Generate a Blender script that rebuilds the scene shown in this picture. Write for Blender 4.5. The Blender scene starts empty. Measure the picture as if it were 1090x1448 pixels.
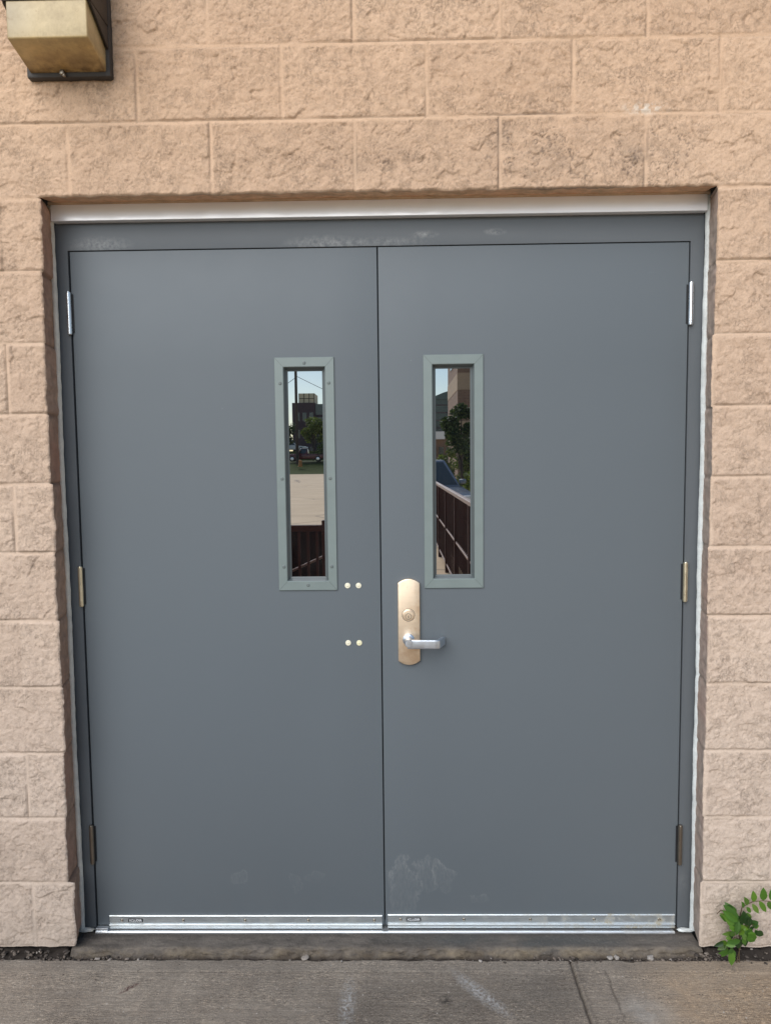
import bpy, bmesh, math, random
import numpy as np
from mathutils import Vector, Matrix

random.seed(7)
SC = bpy.context.scene
COL = SC.collection
PI = math.pi
R = math.radians

# ------------------------------------------------------------------ helpers
def tag(o, label=None, cat=None, group=None, kind=None):
    if label: o['label'] = label
    if cat: o['category'] = cat
    if group: o['group'] = group
    if kind: o['kind'] = kind
    return o

def thing(name, label, cat, loc=(0, 0, 0), group=None):
    o = bpy.data.objects.new(name, None)
    o.empty_display_size = 0.05
    COL.objects.link(o)
    o.location = loc
    return tag(o, label, cat, group)

def world_loc(o):
    v = Vector((0, 0, 0))
    while o is not None:
        v = v + o.location
        o = o.parent
    return v

def link(name, me, mats, parent=None, smooth=False):
    o = bpy.data.objects.new(name, me)
    COL.objects.link(o)
    for m in (mats if isinstance(mats, (list, tuple)) else [mats]):
        me.materials.append(m)
    if smooth:
        me.polygons.foreach_set('use_smooth', [True] * len(me.polygons))
    if parent is not None:
        me.transform(Matrix.Translation(-world_loc(parent)))
        o.parent = parent
    return o

def obj(name, bm, mats, parent=None, smooth=False):
    bmesh.ops.recalc_face_normals(bm, faces=bm.faces[:])
    me = bpy.data.meshes.new(name)
    bm.to_mesh(me)
    bm.free()
    o = link(name, me, mats, parent)
    if smooth:
        try:
            me.polygons.foreach_set('use_smooth', [True] * len(me.polygons))
            me.set_sharp_from_angle(angle=R(smooth if smooth is not True else 40))
        except Exception:
            pass
    return o

def merge(bm, b2, mi=0):
    for f in b2.faces: f.material_index = mi
    me = bpy.data.meshes.new('tmp')
    b2.to_mesh(me); b2.free()
    bm.from_mesh(me)
    bpy.data.meshes.remove(me)

def box(bm, x0, x1, y0, y1, z0, z1, bev=0.0, seg=2, rot=None, mi=0):
    b = bmesh.new()
    bmesh.ops.create_cube(b, size=1.0)
    bmesh.ops.scale(b, vec=(x1 - x0, y1 - y0, z1 - z0), verts=b.verts)
    if bev > 0:
        bmesh.ops.bevel(b, geom=b.edges[:], offset=bev, segments=seg, affect='EDGES', profile=0.5)
    if rot is not None:
        bmesh.ops.rotate(b, cent=(0, 0, 0), matrix=rot, verts=b.verts)
    bmesh.ops.translate(b, vec=((x0 + x1) / 2, (y0 + y1) / 2, (z0 + z1) / 2), verts=b.verts)
    merge(bm, b, mi)

def cyl(bm, p0, p1, r0, r1=None, seg=20, bev=0.0, mi=0):
    if r1 is None: r1 = r0
    p0 = Vector(p0); p1 = Vector(p1)
    d = p1 - p0
    b = bmesh.new()
    bmesh.ops.create_cone(b, cap_ends=True, segments=seg, radius1=r0, radius2=r1, depth=d.length)
    if bev > 0:
        es = [e for e in b.edges if any(len(f.verts) > 4 for f in e.link_faces)]
        bmesh.ops.bevel(b, geom=es, offset=bev, segments=2, affect='EDGES', profile=0.5)
    q = Vector((0, 0, 1)).rotation_difference(d.normalized()).to_matrix()
    bmesh.ops.rotate(b, cent=(0, 0, 0), matrix=q, verts=b.verts)
    bmesh.ops.translate(b, vec=(p0 + p1) / 2, verts=b.verts)
    merge(bm, b, mi)

def lathe_y(bm, cx, cz, prof, seg=24, mi=0):
    """profile of (radius, y) turned about an axis parallel to y"""
    b = bmesh.new()
    rings = []
    for r, y in prof:
        if r < 1e-6:
            rings.append([b.verts.new((cx, y, cz))])
        else:
            rings.append([b.verts.new((cx + r * math.cos(2 * PI * k / seg), y, cz + r * math.sin(2 * PI * k / seg))) for k in range(seg)])
    for a, c in zip(rings[:-1], rings[1:]):
        for k in range(seg):
            k2 = (k + 1) % seg
            if len(a) == 1 and len(c) == 1: continue
            if len(a) == 1: b.faces.new((a[0], c[k], c[k2]))
            elif len(c) == 1: b.faces.new((a[k], a[k2], c[0]))
            else: b.faces.new((a[k], a[k2], c[k2], c[k]))
    merge(bm, b, mi)

def prism(bm, pts, axis, a0, a1, bev=0.0, mi=0, seg=2):
    """polygon pts extruded along an axis: 'x' pts=(y,z), 'y' pts=(x,z), 'z' pts=(x,y)"""
    b = bmesh.new()
    def P(p, a):
        return {'x': (a, p[0], p[1]), 'y': (p[0], a, p[1]), 'z': (p[0], p[1], a)}[axis]
    v0 = [b.verts.new(P(p, a0)) for p in pts]
    v1 = [b.verts.new(P(p, a1)) for p in pts]
    b.faces.new(v0); b.faces.new(v1[::-1])
    n = len(pts)
    for i in range(n):
        b.faces.new((v0[i], v0[(i + 1) % n], v1[(i + 1) % n], v1[i]))
    bmesh.ops.recalc_face_normals(b, faces=b.faces[:])
    if bev > 0:
        es = [e for e in b.edges if e.calc_face_angle(0) > 0.6]
        bmesh.ops.bevel(b, geom=es, offset=bev, segments=seg, affect='EDGES', profile=0.5)
    merge(bm, b, mi)

def tube(bm, pts, r, seg=8, taper=None, mi=0):
    b = bmesh.new()
    pts = [Vector(p) for p in pts]
    rings = []
    n = len(pts)
    up = Vector((0.123, 0.3, 0.9)).normalized()
    for i, p in enumerate(pts):
        t = (pts[min(i + 1, n - 1)] - pts[max(i - 1, 0)]).normalized()
        u = t.cross(up)
        if u.length < 1e-3: u = t.cross(Vector((1, 0, 0)))
        u.normalize(); v = t.cross(u)
        rr = r if taper is None else r + (taper - r) * i / (n - 1)
        rings.append([b.verts.new(p + (u * math.cos(2 * PI * k / seg) + v * math.sin(2 * PI * k / seg)) * rr) for k in range(seg)])
    for a, c in zip(rings[:-1], rings[1:]):
        for k in range(seg):
            b.faces.new((a[k], a[(k + 1) % seg], c[(k + 1) % seg], c[k]))
    b.faces.new(rings[0][::-1]); b.faces.new(rings[-1])
    merge(bm, b, mi)

# ------------------------------------------------------------------ numpy noise
_rng = np.random.RandomState(11)
_perm = _rng.permutation(512)
_perm = np.concatenate([_perm, _perm, _perm])
_ga = _rng.rand(512) * 2 * np.pi
_gx, _gy = np.cos(_ga), np.sin(_ga)
def perlin(x, y, seed=0):
    x = x + seed * 17.31; y = y + seed * 9.73
    xi = np.floor(x).astype(np.int64); yi = np.floor(y).astype(np.int64)
    xf = x - xi; yf = y - yi
    u = xf * xf * xf * (xf * (xf * 6 - 15) + 10); v = yf * yf * yf * (yf * (yf * 6 - 15) + 10)
    def g(ix, iy, dx, dy):
        h = _perm[(_perm[ix & 511] + iy) & 511]
        return _gx[h] * dx + _gy[h] * dy
    a = g(xi, yi, xf, yf); b = g(xi + 1, yi, xf - 1, yf)
    c = g(xi, yi + 1, xf, yf - 1); d = g(xi + 1, yi + 1, xf - 1, yf - 1)
    return (a + (b - a) * u) * (1 - v) + (c + (d - c) * u) * v
def fbm(x, y, o=4, seed=0, gain=0.5):
    s = 0; a = 1.0
    for k in range(o):
        s = s + a * perlin(x * 2 ** k, y * 2 ** k, seed + 5 * k); a *= gain
    return s
_r1, _r2, _r3, _r4, _r5 = [_rng.rand(512) for _ in range(5)]
def facets(x, y, seed=0):
    """chipped planes: every cell of a jittered grid carries its own tilted plane"""
    x = x + seed * 31.7; y = y + seed * 13.9
    xi = np.floor(x).astype(np.int64); yi = np.floor(y).astype(np.int64)
    best = np.full(x.shape, 9.0); sec = np.full(x.shape, 9.0); hgt = np.zeros(x.shape)
    for dx in (-1, 0, 1):
        for dy in (-1, 0, 1):
            cx = xi + dx; cy = yi + dy
            h = _perm[(_perm[cx & 511] + cy) & 511]
            px = cx + _r1[h]; py = cy + _r2[h]
            d = (x - px) ** 2 + (y - py) ** 2
            pl = (_r3[h] - .5) * 1.7 * (x - px) + (_r4[h] - .5) * 1.7 * (y - py) + (_r5[h] - .5) * 0.8
            new = d < best
            sec = np.where(new, best, np.minimum(sec, d))
            hgt = np.where(new, pl, hgt)
            best = np.where(new, d, best)
    return hgt, np.sqrt(sec) - np.sqrt(best)
def sstep(a, b, x):
    t = np.clip((x - a) / (b - a), 0, 1); return t * t * (3 - 2 * t)
def blur(h, n=1):
    for _ in range(n):
        p = np.pad(h, 1, mode='edge')
        h = (p[:-2, 1:-1] + p[2:, 1:-1] + p[1:-1, :-2] + p[1:-1, 2:] + 4 * h) / 8
    return h

def np_mesh(name, V, F, attrs=None, mat_idx=None):
    me = bpy.data.meshes.new(name)
    V = np.asarray(V, dtype=np.float32); F = np.asarray(F, dtype=np.int32)
    me.vertices.add(len(V)); me.vertices.foreach_set('co', V.ravel())
    me.loops.add(F.size); me.loops.foreach_set('vertex_index', F.ravel())
    me.polygons.add(len(F))
    me.polygons.foreach_set('loop_start', np.arange(0, F.size, 4, dtype=np.int32))
    if mat_idx is not None: me.polygons.foreach_set('material_index', np.asarray(mat_idx, dtype=np.int32))
    me.polygons.foreach_set('use_smooth', np.ones(len(F), dtype=bool))
    for k, a in (attrs or {}).items():
        at = me.attributes.new(k, 'FLOAT', 'POINT')
        at.data.foreach_set('value', np.asarray(a, dtype=np.float32).ravel())
    me.update(calc_edges=True)
    return me
def grid_faces(nz, nx, off=0):
    i, j = np.meshgrid(np.arange(nz - 1), np.arange(nx - 1), indexing='ij')
    a = (i * nx + j).ravel() + off
    return np.stack([a, a + 1, a + nx + 1, a + nx], axis=1), i.ravel(), j.ravel()

# ------------------------------------------------------------------ materials
class NB:
    def __init__(s, name):
        m = bpy.data.materials.new(name); m.use_nodes = True
        s.m = m; s.t = m.node_tree; s.t.nodes.clear()
        s.out = s.n('ShaderNodeOutputMaterial')
        s.p = s.n('ShaderNodeBsdfPrincipled')
        s.l(s.p.outputs[0], s.out.inputs[0])
        s.tc = s.n('ShaderNodeTexCoord')
    def n(s, t, **k):
        nd = s.t.nodes.new(t)
        for a, v in k.items(): setattr(nd, a, v)
        return nd
    def l(s, a, b): s.t.links.new(a, b)
    def put(s, inp, v):
        if isinstance(v, bpy.types.NodeSocket): s.l(v, inp)
        elif isinstance(v, (tuple, list)) and len(v) == 3 and inp.type == 'RGBA': inp.default_value = (*v, 1)
        else: inp.default_value = v
    def geo(s):
        return s.n('ShaderNodeNewGeometry').outputs['Position']
    def mapping(s, scale=(1, 1, 1), loc=(0, 0, 0), rot=(0, 0, 0), src=None):
        mp = s.n('ShaderNodeMapping')
        s.l(src or s.geo(), mp.inputs[0])
        mp.inputs['Location'].default_value = loc; mp.inputs['Rotation'].default_value = rot; mp.inputs['Scale'].default_value = scale
        return mp.outputs[0]
    def noise(s, scale, detail=4, rough=0.55, vec=None, dist=0.0):
        nd = s.n('ShaderNodeTexNoise')
        s.l(vec or s.geo(), nd.inputs['Vector'])
        nd.inputs['Scale'].default_value = scale; nd.inputs['Detail'].default_value = detail
        nd.inputs['Roughness'].default_value = rough; nd.inputs['Distortion'].default_value = dist
        return nd.outputs['Fac']
    def ramp(s, fac, stops):
        r = s.n('ShaderNodeValToRGB')
        e = r.color_ramp.elements
        while len(e) < len(stops): e.new(0.5)
        for i, (p, c) in enumerate(stops):
            e[i].position = p; e[i].color = (c, c, c, 1) if not isinstance(c, tuple) else (*c, 1)
        s.l(fac, r.inputs[0]); return r.outputs[0]
    def rng(s, v, a, b, c=0.0, d=1.0):
        r = s.n('ShaderNodeMapRange'); s.put(r.inputs[0], v)
        r.inputs[1].default_value = a; r.inputs[2].default_value = b; r.inputs[3].default_value = c; r.inputs[4].default_value = d
        return r.outputs[0]
    def mix(s, fac, a, b, mode='MIX'):
        m = s.n('ShaderNodeMix', data_type='RGBA', blend_type=mode)
        s.put(m.inputs[0], fac); s.put(m.inputs[6], a); s.put(m.inputs[7], b)
        return m.outputs[2]
    def math(s, op, a, b=0.0, clamp=False):
        m = s.n('ShaderNodeMath', operation=op); m.use_clamp = clamp
        s.put(m.inputs[0], a); s.put(m.inputs[1], b); return m.outputs[0]
    def attr(s, name):
        a = s.n('ShaderNodeAttribute'); a.attribute_name = name; return a.outputs['Fac']
    def sep(s, vec=None):
        x = s.n('ShaderNodeSeparateXYZ'); s.l(vec or s.geo(), x.inputs[0]); return x.outputs
    def spot(s, c, rad, soft=1.0, vec=None):
        """soft ellipsoidal mask (1 inside, 0 outside) about a place on the object"""
        mp = s.n('ShaderNodeVectorMath', operation='SUBTRACT'); s.l(vec or s.geo(), mp.inputs[0]); mp.inputs[1].default_value = c
        dv = s.n('ShaderNodeVectorMath', operation='DIVIDE'); s.l(mp.outputs[0], dv.inputs[0]); dv.inputs[1].default_value = rad
        ln = s.n('ShaderNodeVectorMath', operation='LENGTH'); s.l(dv.outputs[0], ln.inputs[0])
        return s.rng(ln.outputs['Value'], 1.0 - soft, 1.0, 1.0, 0.0)
    def bump(s, h, strength=0.3, dist=0.002):
        b = s.n('ShaderNodeBump'); b.inputs['Strength'].default_value = strength; b.inputs['Distance'].default_value = dist
        s.l(h, b.inputs['Height']); s.l(b.outputs[0], s.p.inputs['Normal']); return b.outputs[0]
    def set(s, **k):
        for a, v in k.items():
            s.put(s.p.inputs[{'color': 'Base Color', 'rough': 'Roughness', 'metal': 'Metallic', 'spec': 'Specular IOR Level', 'coat': 'Coat Weight', 'trans': 'Transmission Weight', 'alpha': 'Alpha'}[a]], v)
        return s

def simple(name, c, rough=0.5, metal=0.0, var=0.12, scale=30, bump=0.0, spec=0.5, bscale=None):
    b = NB(name)
    n = b.noise(scale, 4)
    dark = tuple(v * (1 - var) for v in c); lite = tuple(min(1, v * (1 + var)) for v in c)
    b.set(color=b.mix(n, dark, lite), rough=b.rng(n, 0.2, 0.8, max(0.03, rough - 0.07), min(1, rough + 0.07)), metal=metal, spec=spec)
    if bump > 0: b.bump(b.noise(bscale or scale * 4, 5), bump, 0.002)
    return b.m

M = {}
def wall_material():
    b = NB('painted_split_face_block')
    z = b.sep()['Z']
    g = b.attr('grime'); mo = b.attr('mortar')
    top = (0.660, 0.462, 0.314); mid = (0.645, 0.500, 0.390); low = (0.640, 0.545, 0.462)  # warmer upper tint puts a light and white-balance shift into the paint
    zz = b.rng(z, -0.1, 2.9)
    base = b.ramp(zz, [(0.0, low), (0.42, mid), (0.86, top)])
    n1 = b.noise(2.3, 4); n2 = b.noise(38, 5, 0.65); n3 = b.noise(240, 3)
    base = b.mix(b.rng(n1, 0.35, 0.7, 0, 0.35), base, b.mix(1.0, base, (0.90, 0.86, 0.83), 'MULTIPLY'))
    base = b.mix(b.rng(n2, 0.45, 0.75, 0, 0.30), base, b.mix(1.0, base, (0.76, 0.72, 0.70), 'MULTIPLY'))
    # old grime caught in the deep creases, heavier above the right half of the door
    st = b.math('MAXIMUM', b.spot((0.46, -0.1, 2.34), (0.26, 0.4, 0.16)), b.spot((0.76, -0.1, 2.32), (0.22, 0.4, 0.14)))
    st = b.math('MAXIMUM', st, b.math('MULTIPLY', b.spot((0.0, -0.1, 2.33), (0.3, 0.4, 0.12)), 0.5))
    st = b.math('MAXIMUM', st, b.math('MULTIPLY', b.spot((-0.1, -0.1, 2.80), (1.3, 0.4, 0.12)), 0.4))
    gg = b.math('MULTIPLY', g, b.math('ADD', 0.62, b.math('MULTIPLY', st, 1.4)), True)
    base = b.mix(b.rng(n3, 0.30, 0.47, 0.26, 0), base, (0.24, 0.175, 0.13))
    def squiggle(scale, rot, sc, width, seed, g0, g1, gs):
        v = b.mapping(scale=sc, rot=(0, rot, 0), loc=(seed, 0, seed * 2))
        n_ = b.noise(scale, 4, 0.62, v, 0.6)
        line = b.rng(b.math('ABSOLUTE', b.math('SUBTRACT', n_, 0.5)), 0.0, width, 1, 0)
        return b.math('MULTIPLY', line, b.rng(b.noise(gs, 3, 0.6, b.mapping(loc=(seed * 3, 1, 0))), g0, g1))
    sq = b.math('MAXIMUM', squiggle(46, R(25), (1.5, 1, 0.75), 0.018, 3.1, 0.50, 0.62, 22), squiggle(58, R(-35), (1.5, 1, 0.7), 0.018, 8.7, 0.50, 0.62, 26))
    sq = b.math('MAXIMUM', sq, b.math('MULTIPLY', squiggle(110, R(10), (1.3, 1, 0.8), 0.035, 5.2, 0.46, 0.58, 40), 0.7))
    sq = b.math('MULTIPLY', sq, b.math('SUBTRACT', 1.0, mo, True))
    sq = b.math('MULTIPLY', sq, b.rng(b.noise(7.5, 4, 0.6), 0.36, 0.62, 0.15, 1.0))
    base = b.mix(b.rng(b.attr('tone'), 0, 1, 0.0, 0.5), base, b.mix(1.0, base, (0.83, 0.80, 0.78), 'MULTIPLY'))
    base = b.mix(b.rng(b.noise(11, 5, 0.7), 0.55, 0.75, 0, 0.35), base, b.mix(1.0, base, (0.80, 0.75, 0.73), 'MULTIPLY'))
    base = b.mix(b.math('MULTIPLY', sq, 0.5), base, (0.20, 0.145, 0.11))
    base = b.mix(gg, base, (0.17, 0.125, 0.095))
    smud = b.math('MULTIPLY', st, b.rng(b.noise(16, 5, 0.7), 0.45, 0.75, 0, 0.7))
    base = b.mix(smud, base, (0.27, 0.20, 0.15))
    base = b.mix(b.math('MULTIPLY', mo, 0.35), base, b.mix(1.0, base, (1.03, 1.02, 1.0), 'MULTIPLY'))
    wh = b.math('MULTIPLY', b.spot((0.755, -0.1, 2.452), (0.085, 0.3, 0.022)), b.rng(b.noise(70, 4), 0.47, 0.56))
    base = b.mix(b.math('MULTIPLY', wh, 0.85), base, (0.75, 0.68, 0.58))
    # splash dirt along the foot of the wall
    foot = b.math('MULTIPLY', b.rng(z, 0.0, 0.10, 1, 0), b.rng(b.noise(14, 4), 0.3, 0.7))
    base = b.mix(b.math('MULTIPLY', foot, 0.45), base, (0.25, 0.21, 0.17))
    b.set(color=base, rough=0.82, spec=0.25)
    b.bump(b.math('SUBTRACT', b.math('ADD', b.math('MULTIPLY', b.noise(190, 5, 0.7), 0.8), b.math('MULTIPLY', b.noise(480, 4), 0.4)), b.math('MULTIPLY', sq, 0.6)), 0.7, 0.004)
    return b.m
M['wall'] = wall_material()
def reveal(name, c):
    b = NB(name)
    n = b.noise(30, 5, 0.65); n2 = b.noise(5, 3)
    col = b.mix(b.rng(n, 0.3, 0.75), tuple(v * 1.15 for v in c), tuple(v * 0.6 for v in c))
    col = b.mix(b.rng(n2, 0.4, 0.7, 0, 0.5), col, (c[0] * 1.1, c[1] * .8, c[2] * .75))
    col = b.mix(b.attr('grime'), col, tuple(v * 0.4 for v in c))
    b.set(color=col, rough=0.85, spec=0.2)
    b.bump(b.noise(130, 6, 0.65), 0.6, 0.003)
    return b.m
M['reveal_l'] = reveal('left_reveal_lifted', (0.56, 0.37, 0.27))  # paint lightened to offset the shade inside the recess
M['reveal_r'] = reveal('right_reveal_tone', (0.50, 0.41, 0.345))  # own tone per side puts the uneven light into the paint
M['reveal_t'] = reveal('lintel_reveal_lifted', (0.82, 0.54, 0.34))  # lightened further to offset the shade under the lintel

def door_paint(name, c, scuffs=(), smears=()):
    b = NB(name)
    n = b.noise(1.6, 3); f = b.noise(9, 5, 0.7)
    col = b.mix(b.rng(n, 0.3, 0.7), tuple(v * 0.985 for v in c), tuple(v * 1.015 for v in c))
    col = b.mix(b.rng(f, 0.6, 0.85, 0, 0.12), col, tuple(v * 1.3 for v in c))
    # tiny pale nicks
    v = b.n('ShaderNodeTexVoronoi'); v.inputs['Scale'].default_value = 9.0; b.l(b.geo(), v.inputs['Vector'])
    nick = b.math('MULTIPLY', b.rng(v.outputs['Distance'], 0.0, 0.020, 1, 0), b.rng(b.noise(5, 2), 0.55, 0.6))
    col = b.mix(b.math('MULTIPLY', nick, 0.5), col, (0.4, 0.42, 0.43))
    for (cx, cz, rx, rz, ang, k) in scuffs:
        # chalky smear rubbed on in an arch, denser along its rim
        wn = b.n('ShaderNodeTexNoise'); wn.inputs['Scale'].default_value = 13; wn.inputs['Detail'].default_value = 4; b.l(b.geo(), wn.inputs['Vector'])
        wv = b.n('ShaderNodeVectorMath', operation='MULTIPLY_ADD'); b.l(wn.outputs['Color'], wv.inputs[0]); wv.inputs[1].default_value = (0.11, 0.11, 0.11); wv.inputs[2].default_value = (-0.055, -0.055, -0.055)
        wa = b.n('ShaderNodeVectorMath', operation='ADD'); b.l(b.geo(), wa.inputs[0]); b.l(wv.outputs[0], wa.inputs[1])
        L_ = b.spot((cx, 0, cz), (rx, 0.3, rz), 1.0, wa.outputs[0])          # 1 at the middle, 0 at the edge
        wob_ = b.math('ADD', L_, b.math('MULTIPLY', b.math('SUBTRACT', b.noise(24, 5, 0.75), 0.5), 1.5))
        rim = b.math('MULTIPLY', b.rng(wob_, 0.0, 0.12), b.rng(wob_, 0.60, 0.15))
        fill = b.math('MULTIPLY', b.rng(wob_, 0.0, 0.3), 0.40)
        st = b.noise(1.0, 5, 0.75, b.mapping(scale=(150, 1, 40), rot=(0, R(ang), 0)), 0.6)
        up_ = b.rng(b.sep()['Z'], cz - rz * 0.9, cz + rz * 0.3, 0.25, 1.0)
        m = b.math('MULTIPLY', b.math('MULTIPLY', b.math('MAXIMUM', rim, fill), b.rng(L_, 0.0, 0.10)), b.math('MULTIPLY', up_, b.rng(st, 0.40, 0.62, 0.0, 1.0)))
        col = b.mix(b.math('MULTIPLY', m, k), col, (0.40, 0.41, 0.40))
    for (cx, cz, rx, rz, k) in smears:
        m = b.math('MULTIPLY', b.spot((cx, 0, cz), (rx, 0.3, rz), 0.9), b.rng(b.noise(55, 6, 0.75), 0.40, 0.66))
        col = b.mix(b.math('MULTIPLY', m, k), col, (0.44, 0.45, 0.44))
    hand = b.math('MULTIPLY', b.spot((0.16, 0, 0.95), (0.17, 0.3, 0.16), 1.0), b.rng(b.noise(18, 5, 0.75), 0.42, 0.68))
    col = b.mix(b.math('MULTIPLY', hand, 0.16), col, tuple(v * 0.55 for v in c))
    scr = b.noise(1.0, 2, 0.5, b.mapping(scale=(6, 1, 260), rot=(0, R(24), 0)))
    scm = b.math('MULTIPLY', b.rng(scr, 0.735, 0.76), b.rng(b.noise(2.6, 3), 0.52, 0.62))
    col = b.mix(b.math('MULTIPLY', scm, 0.22), col, tuple(min(1, v * 2.2) for v in c))
    # road film low on the leaf
    z = b.sep()['Z']
    col = b.mix(b.math('MULTIPLY', b.rng(z, 0.0, 0.5, 1, 0), b.rng(b.noise(7, 5, 0.7), 0.4, 0.8, 0, 0.08)), col, (0.18, 0.17, 0.16))
    b.set(color=col, rough=b.rng(f, 0.3, 0.8, 0.50, 0.56), spec=0.34)
    b.bump(b.math('ADD', b.noise(420, 2), b.math('MULTIPLY', b.noise(4, 2), 1.5)), 0.10, 0.0012)
    return b.m
DOOR = (0.119, 0.1385, 0.153)
M['door_l'] = door_paint('grey_door_paint', DOOR, scuffs=[(-0.46, 0.145, 0.04, 0.03, 20, 0.20), (-0.285, 0.135, 0.02, 0.045, -15, 0.14), (-0.225, 0.16, 0.03, 0.02, 30, 0.14)])
M['door_r'] = door_paint('grey_door_paint_scuffed', DOOR, scuffs=[(0.058, 0.130, 0.052, 0.100, 15, 0.27), (0.133, 0.155, 0.036, 0.068, -12, 0.22), (0.185, 0.150, 0.040, 0.062, 22, 0.26), (0.31, 0.095, 0.03, 0.02, 0, 0.25)])
M['frame'] = door_paint('dark_grey_frame_paint', (0.112, 0.126, 0.138), smears=[(-0.83, 2.135, 0.11, 0.03, 0.5), (-0.16, 2.128, 0.14, 0.03, 0.5), (0.02, 2.130, 0.16, 0.02, 0.35), (0.14, 2.152, 0.05, 0.014, 0.5), (0.35, 2.156, 0.04, 0.012, 0.5), (0.944, 0.14, 0.02, 0.05, 0.12)])
M['lite'] = simple('greenish_grey_lite_frame_paint', (0.185, 0.225, 0.218), 0.42, var=0.08, scale=20, bump=0.08, bscale=300)
M['lite_in'] = simple('shade_toned_lite_stop', (0.088, 0.105, 0.108), 0.45, var=0.1, scale=20)  # darker copy of the frame grey, shade of the stops put into it
M['screw'] = simple('painted_screw_head', (0.13, 0.155, 0.152), 0.4, var=0.15, scale=200)
M['gasket'] = simple('black_rubber', (0.012, 0.012, 0.013), 0.6)
M['void'] = simple('gap_shade_black', (0.01, 0.011, 0.013), 0.7)
M['white'] = simple('white_coated_flashing', (0.93, 0.95, 0.98), 0.16, var=0.01, scale=6, spec=1.0)
def caulk(name, c):
    b = NB(name); n = b.noise(25, 5, 0.65)
    b.set(color=b.mix(b.rng(n, 0.35, 0.75), c, tuple(v * 0.72 for v in c)), rough=0.6, spec=0.3)
    b.bump(b.noise(60, 4), 0.5, 0.004); return b.m
M['caulk_l'] = caulk('beige_sealant', (0.80, 0.77, 0.68))
M['caulk_r'] = caulk('pale_sealant', (0.74, 0.78, 0.77))
M['caulk_t'] = caulk('tan_sealant', (0.80, 0.62, 0.44))

def metal(name, c, rough, var=0.1, aniso=None, scale=60, worn=None):
    b = NB(name)
    if aniso: n = b.noise(scale, 4, 0.6, b.mapping(scale=aniso))
    else: n = b.noise(scale, 4)
    col = b.mix(n, tuple(v * (1 - var) for v in c), tuple(min(1, v * (1 + var)) for v in c))
    if worn:
        w = b.rng(b.noise(14, 5, 0.7), 0.5, 0.66, 0, 0.7); col = b.mix(w, col, worn)
    b.set(color=col, rough=b.rng(n, 0.2, 0.8, max(.05, rough - .08), rough + .08), metal=1.0)
    b.bump(n, 0.06, 0.0006)
    return b.m
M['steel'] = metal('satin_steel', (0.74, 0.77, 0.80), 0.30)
M['lever'] = metal('brushed_lever_metal', (0.66, 0.72, 0.79), 0.40, 0.08)
M['nickel'] = metal('warm_tinted_nickel', (0.98, 0.79, 0.60), 0.46, 0.06, (1, 1, 14), 40, (0.80, 0.58, 0.38))  # peach reflection of the sunlit ground is put into the base colour
M['gold_tint'] = metal('gold_tinted_steel', (0.80, 0.72, 0.54), 0.36, 0.10)  # middle hinges: same steel, golden ground reflection put into the base colour
M['bronze'] = metal('dark_tinted_metal', (0.30, 0.265, 0.22), 0.40, 0.2)  # lower hinges: same steel, dark ground reflection put in; also used for screws
def alu(name, c, dirt):
    b = NB(name)
    n = b.noise(40, 4, 0.6, b.mapping(scale=(0.3, 8, 8)))
    col = b.mix(n, tuple(v * .9 for v in c), tuple(min(1, v * 1.08) for v in c))
    d = b.math('MULTIPLY', b.rng(b.noise(26, 5, 0.7), 0.48, 0.68), dirt)
    x = b.sep()['X']
    d = b.math('MULTIPLY', d, b.math('ADD', 0.35, b.rng(x, 0.40, 0.75)))
    col = b.mix(d, col, (0.30, 0.26, 0.17))
    b.set(color=col, rough=b.rng(n, 0.2, 0.8, 0.32, 0.48), metal=b.math('SUBTRACT', 0.85, d, True))
    b.bump(n, 0.05, 0.0005); return b.m
M['alu'] = alu('mill_aluminium', (0.66, 0.71, 0.73), 0.8)
M['alu_bright'] = alu('bright_aluminium', (0.86, 0.90, 0.93), 0.25)
M['cap'] = simple('ivory_bolt_cap', (0.80, 0.76, 0.60), 0.35, var=0.06, scale=150)
M['cap_y'] = simple('yellowed_bolt_cap', (0.80, 0.76, 0.52), 0.35, var=0.06, scale=150)
M['badge'] = simple('black_badge', (0.012, 0.012, 0.014), 0.4)
M['badge_text'] = simple('badge_lettering', (0.80, 0.82, 0.83), 0.5, var=0.05)
M['rim'] = simple('badge_edge', (0.45, 0.47, 0.48), 0.4)

def glass_material():
    b = NB('reflective_door_glass')
    g = b.n('ShaderNodeBsdfGlossy'); g.inputs['Roughness'].default_value = 0.0
    g.inputs['Color'].default_value = (0.97, 0.98, 1.0, 1)
    d = b.n('ShaderNodeBsdfDiffuse'); d.inputs['Color'].default_value = (0.006, 0.007, 0.008, 1)
    m = b.n('ShaderNodeMixShader')
    lw = b.n('ShaderNodeLayerWeight'); lw.inputs['Blend'].default_value = 0.25
    f = b.rng(lw.outputs['Fresnel'], 0.0, 1.0, 0.60, 1.0)
    du = b.rng(b.noise(18, 5, 0.7, b.mapping(scale=(1, 1, 0.4))), 0.42, 0.75)
    b.l(b.mix(du, (0.008, 0.009, 0.010), (0.026, 0.027, 0.027)), d.inputs['Color'])
    b.l(f, m.inputs[0]); b.l(d.outputs[0], m.inputs[1]); b.l(g.outputs[0], m.inputs[2])
    b.l(m.outputs[0], b.out.inputs[0]); b.t.nodes.remove(b.p)
    return b.m
M['glass'] = glass_material()

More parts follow.
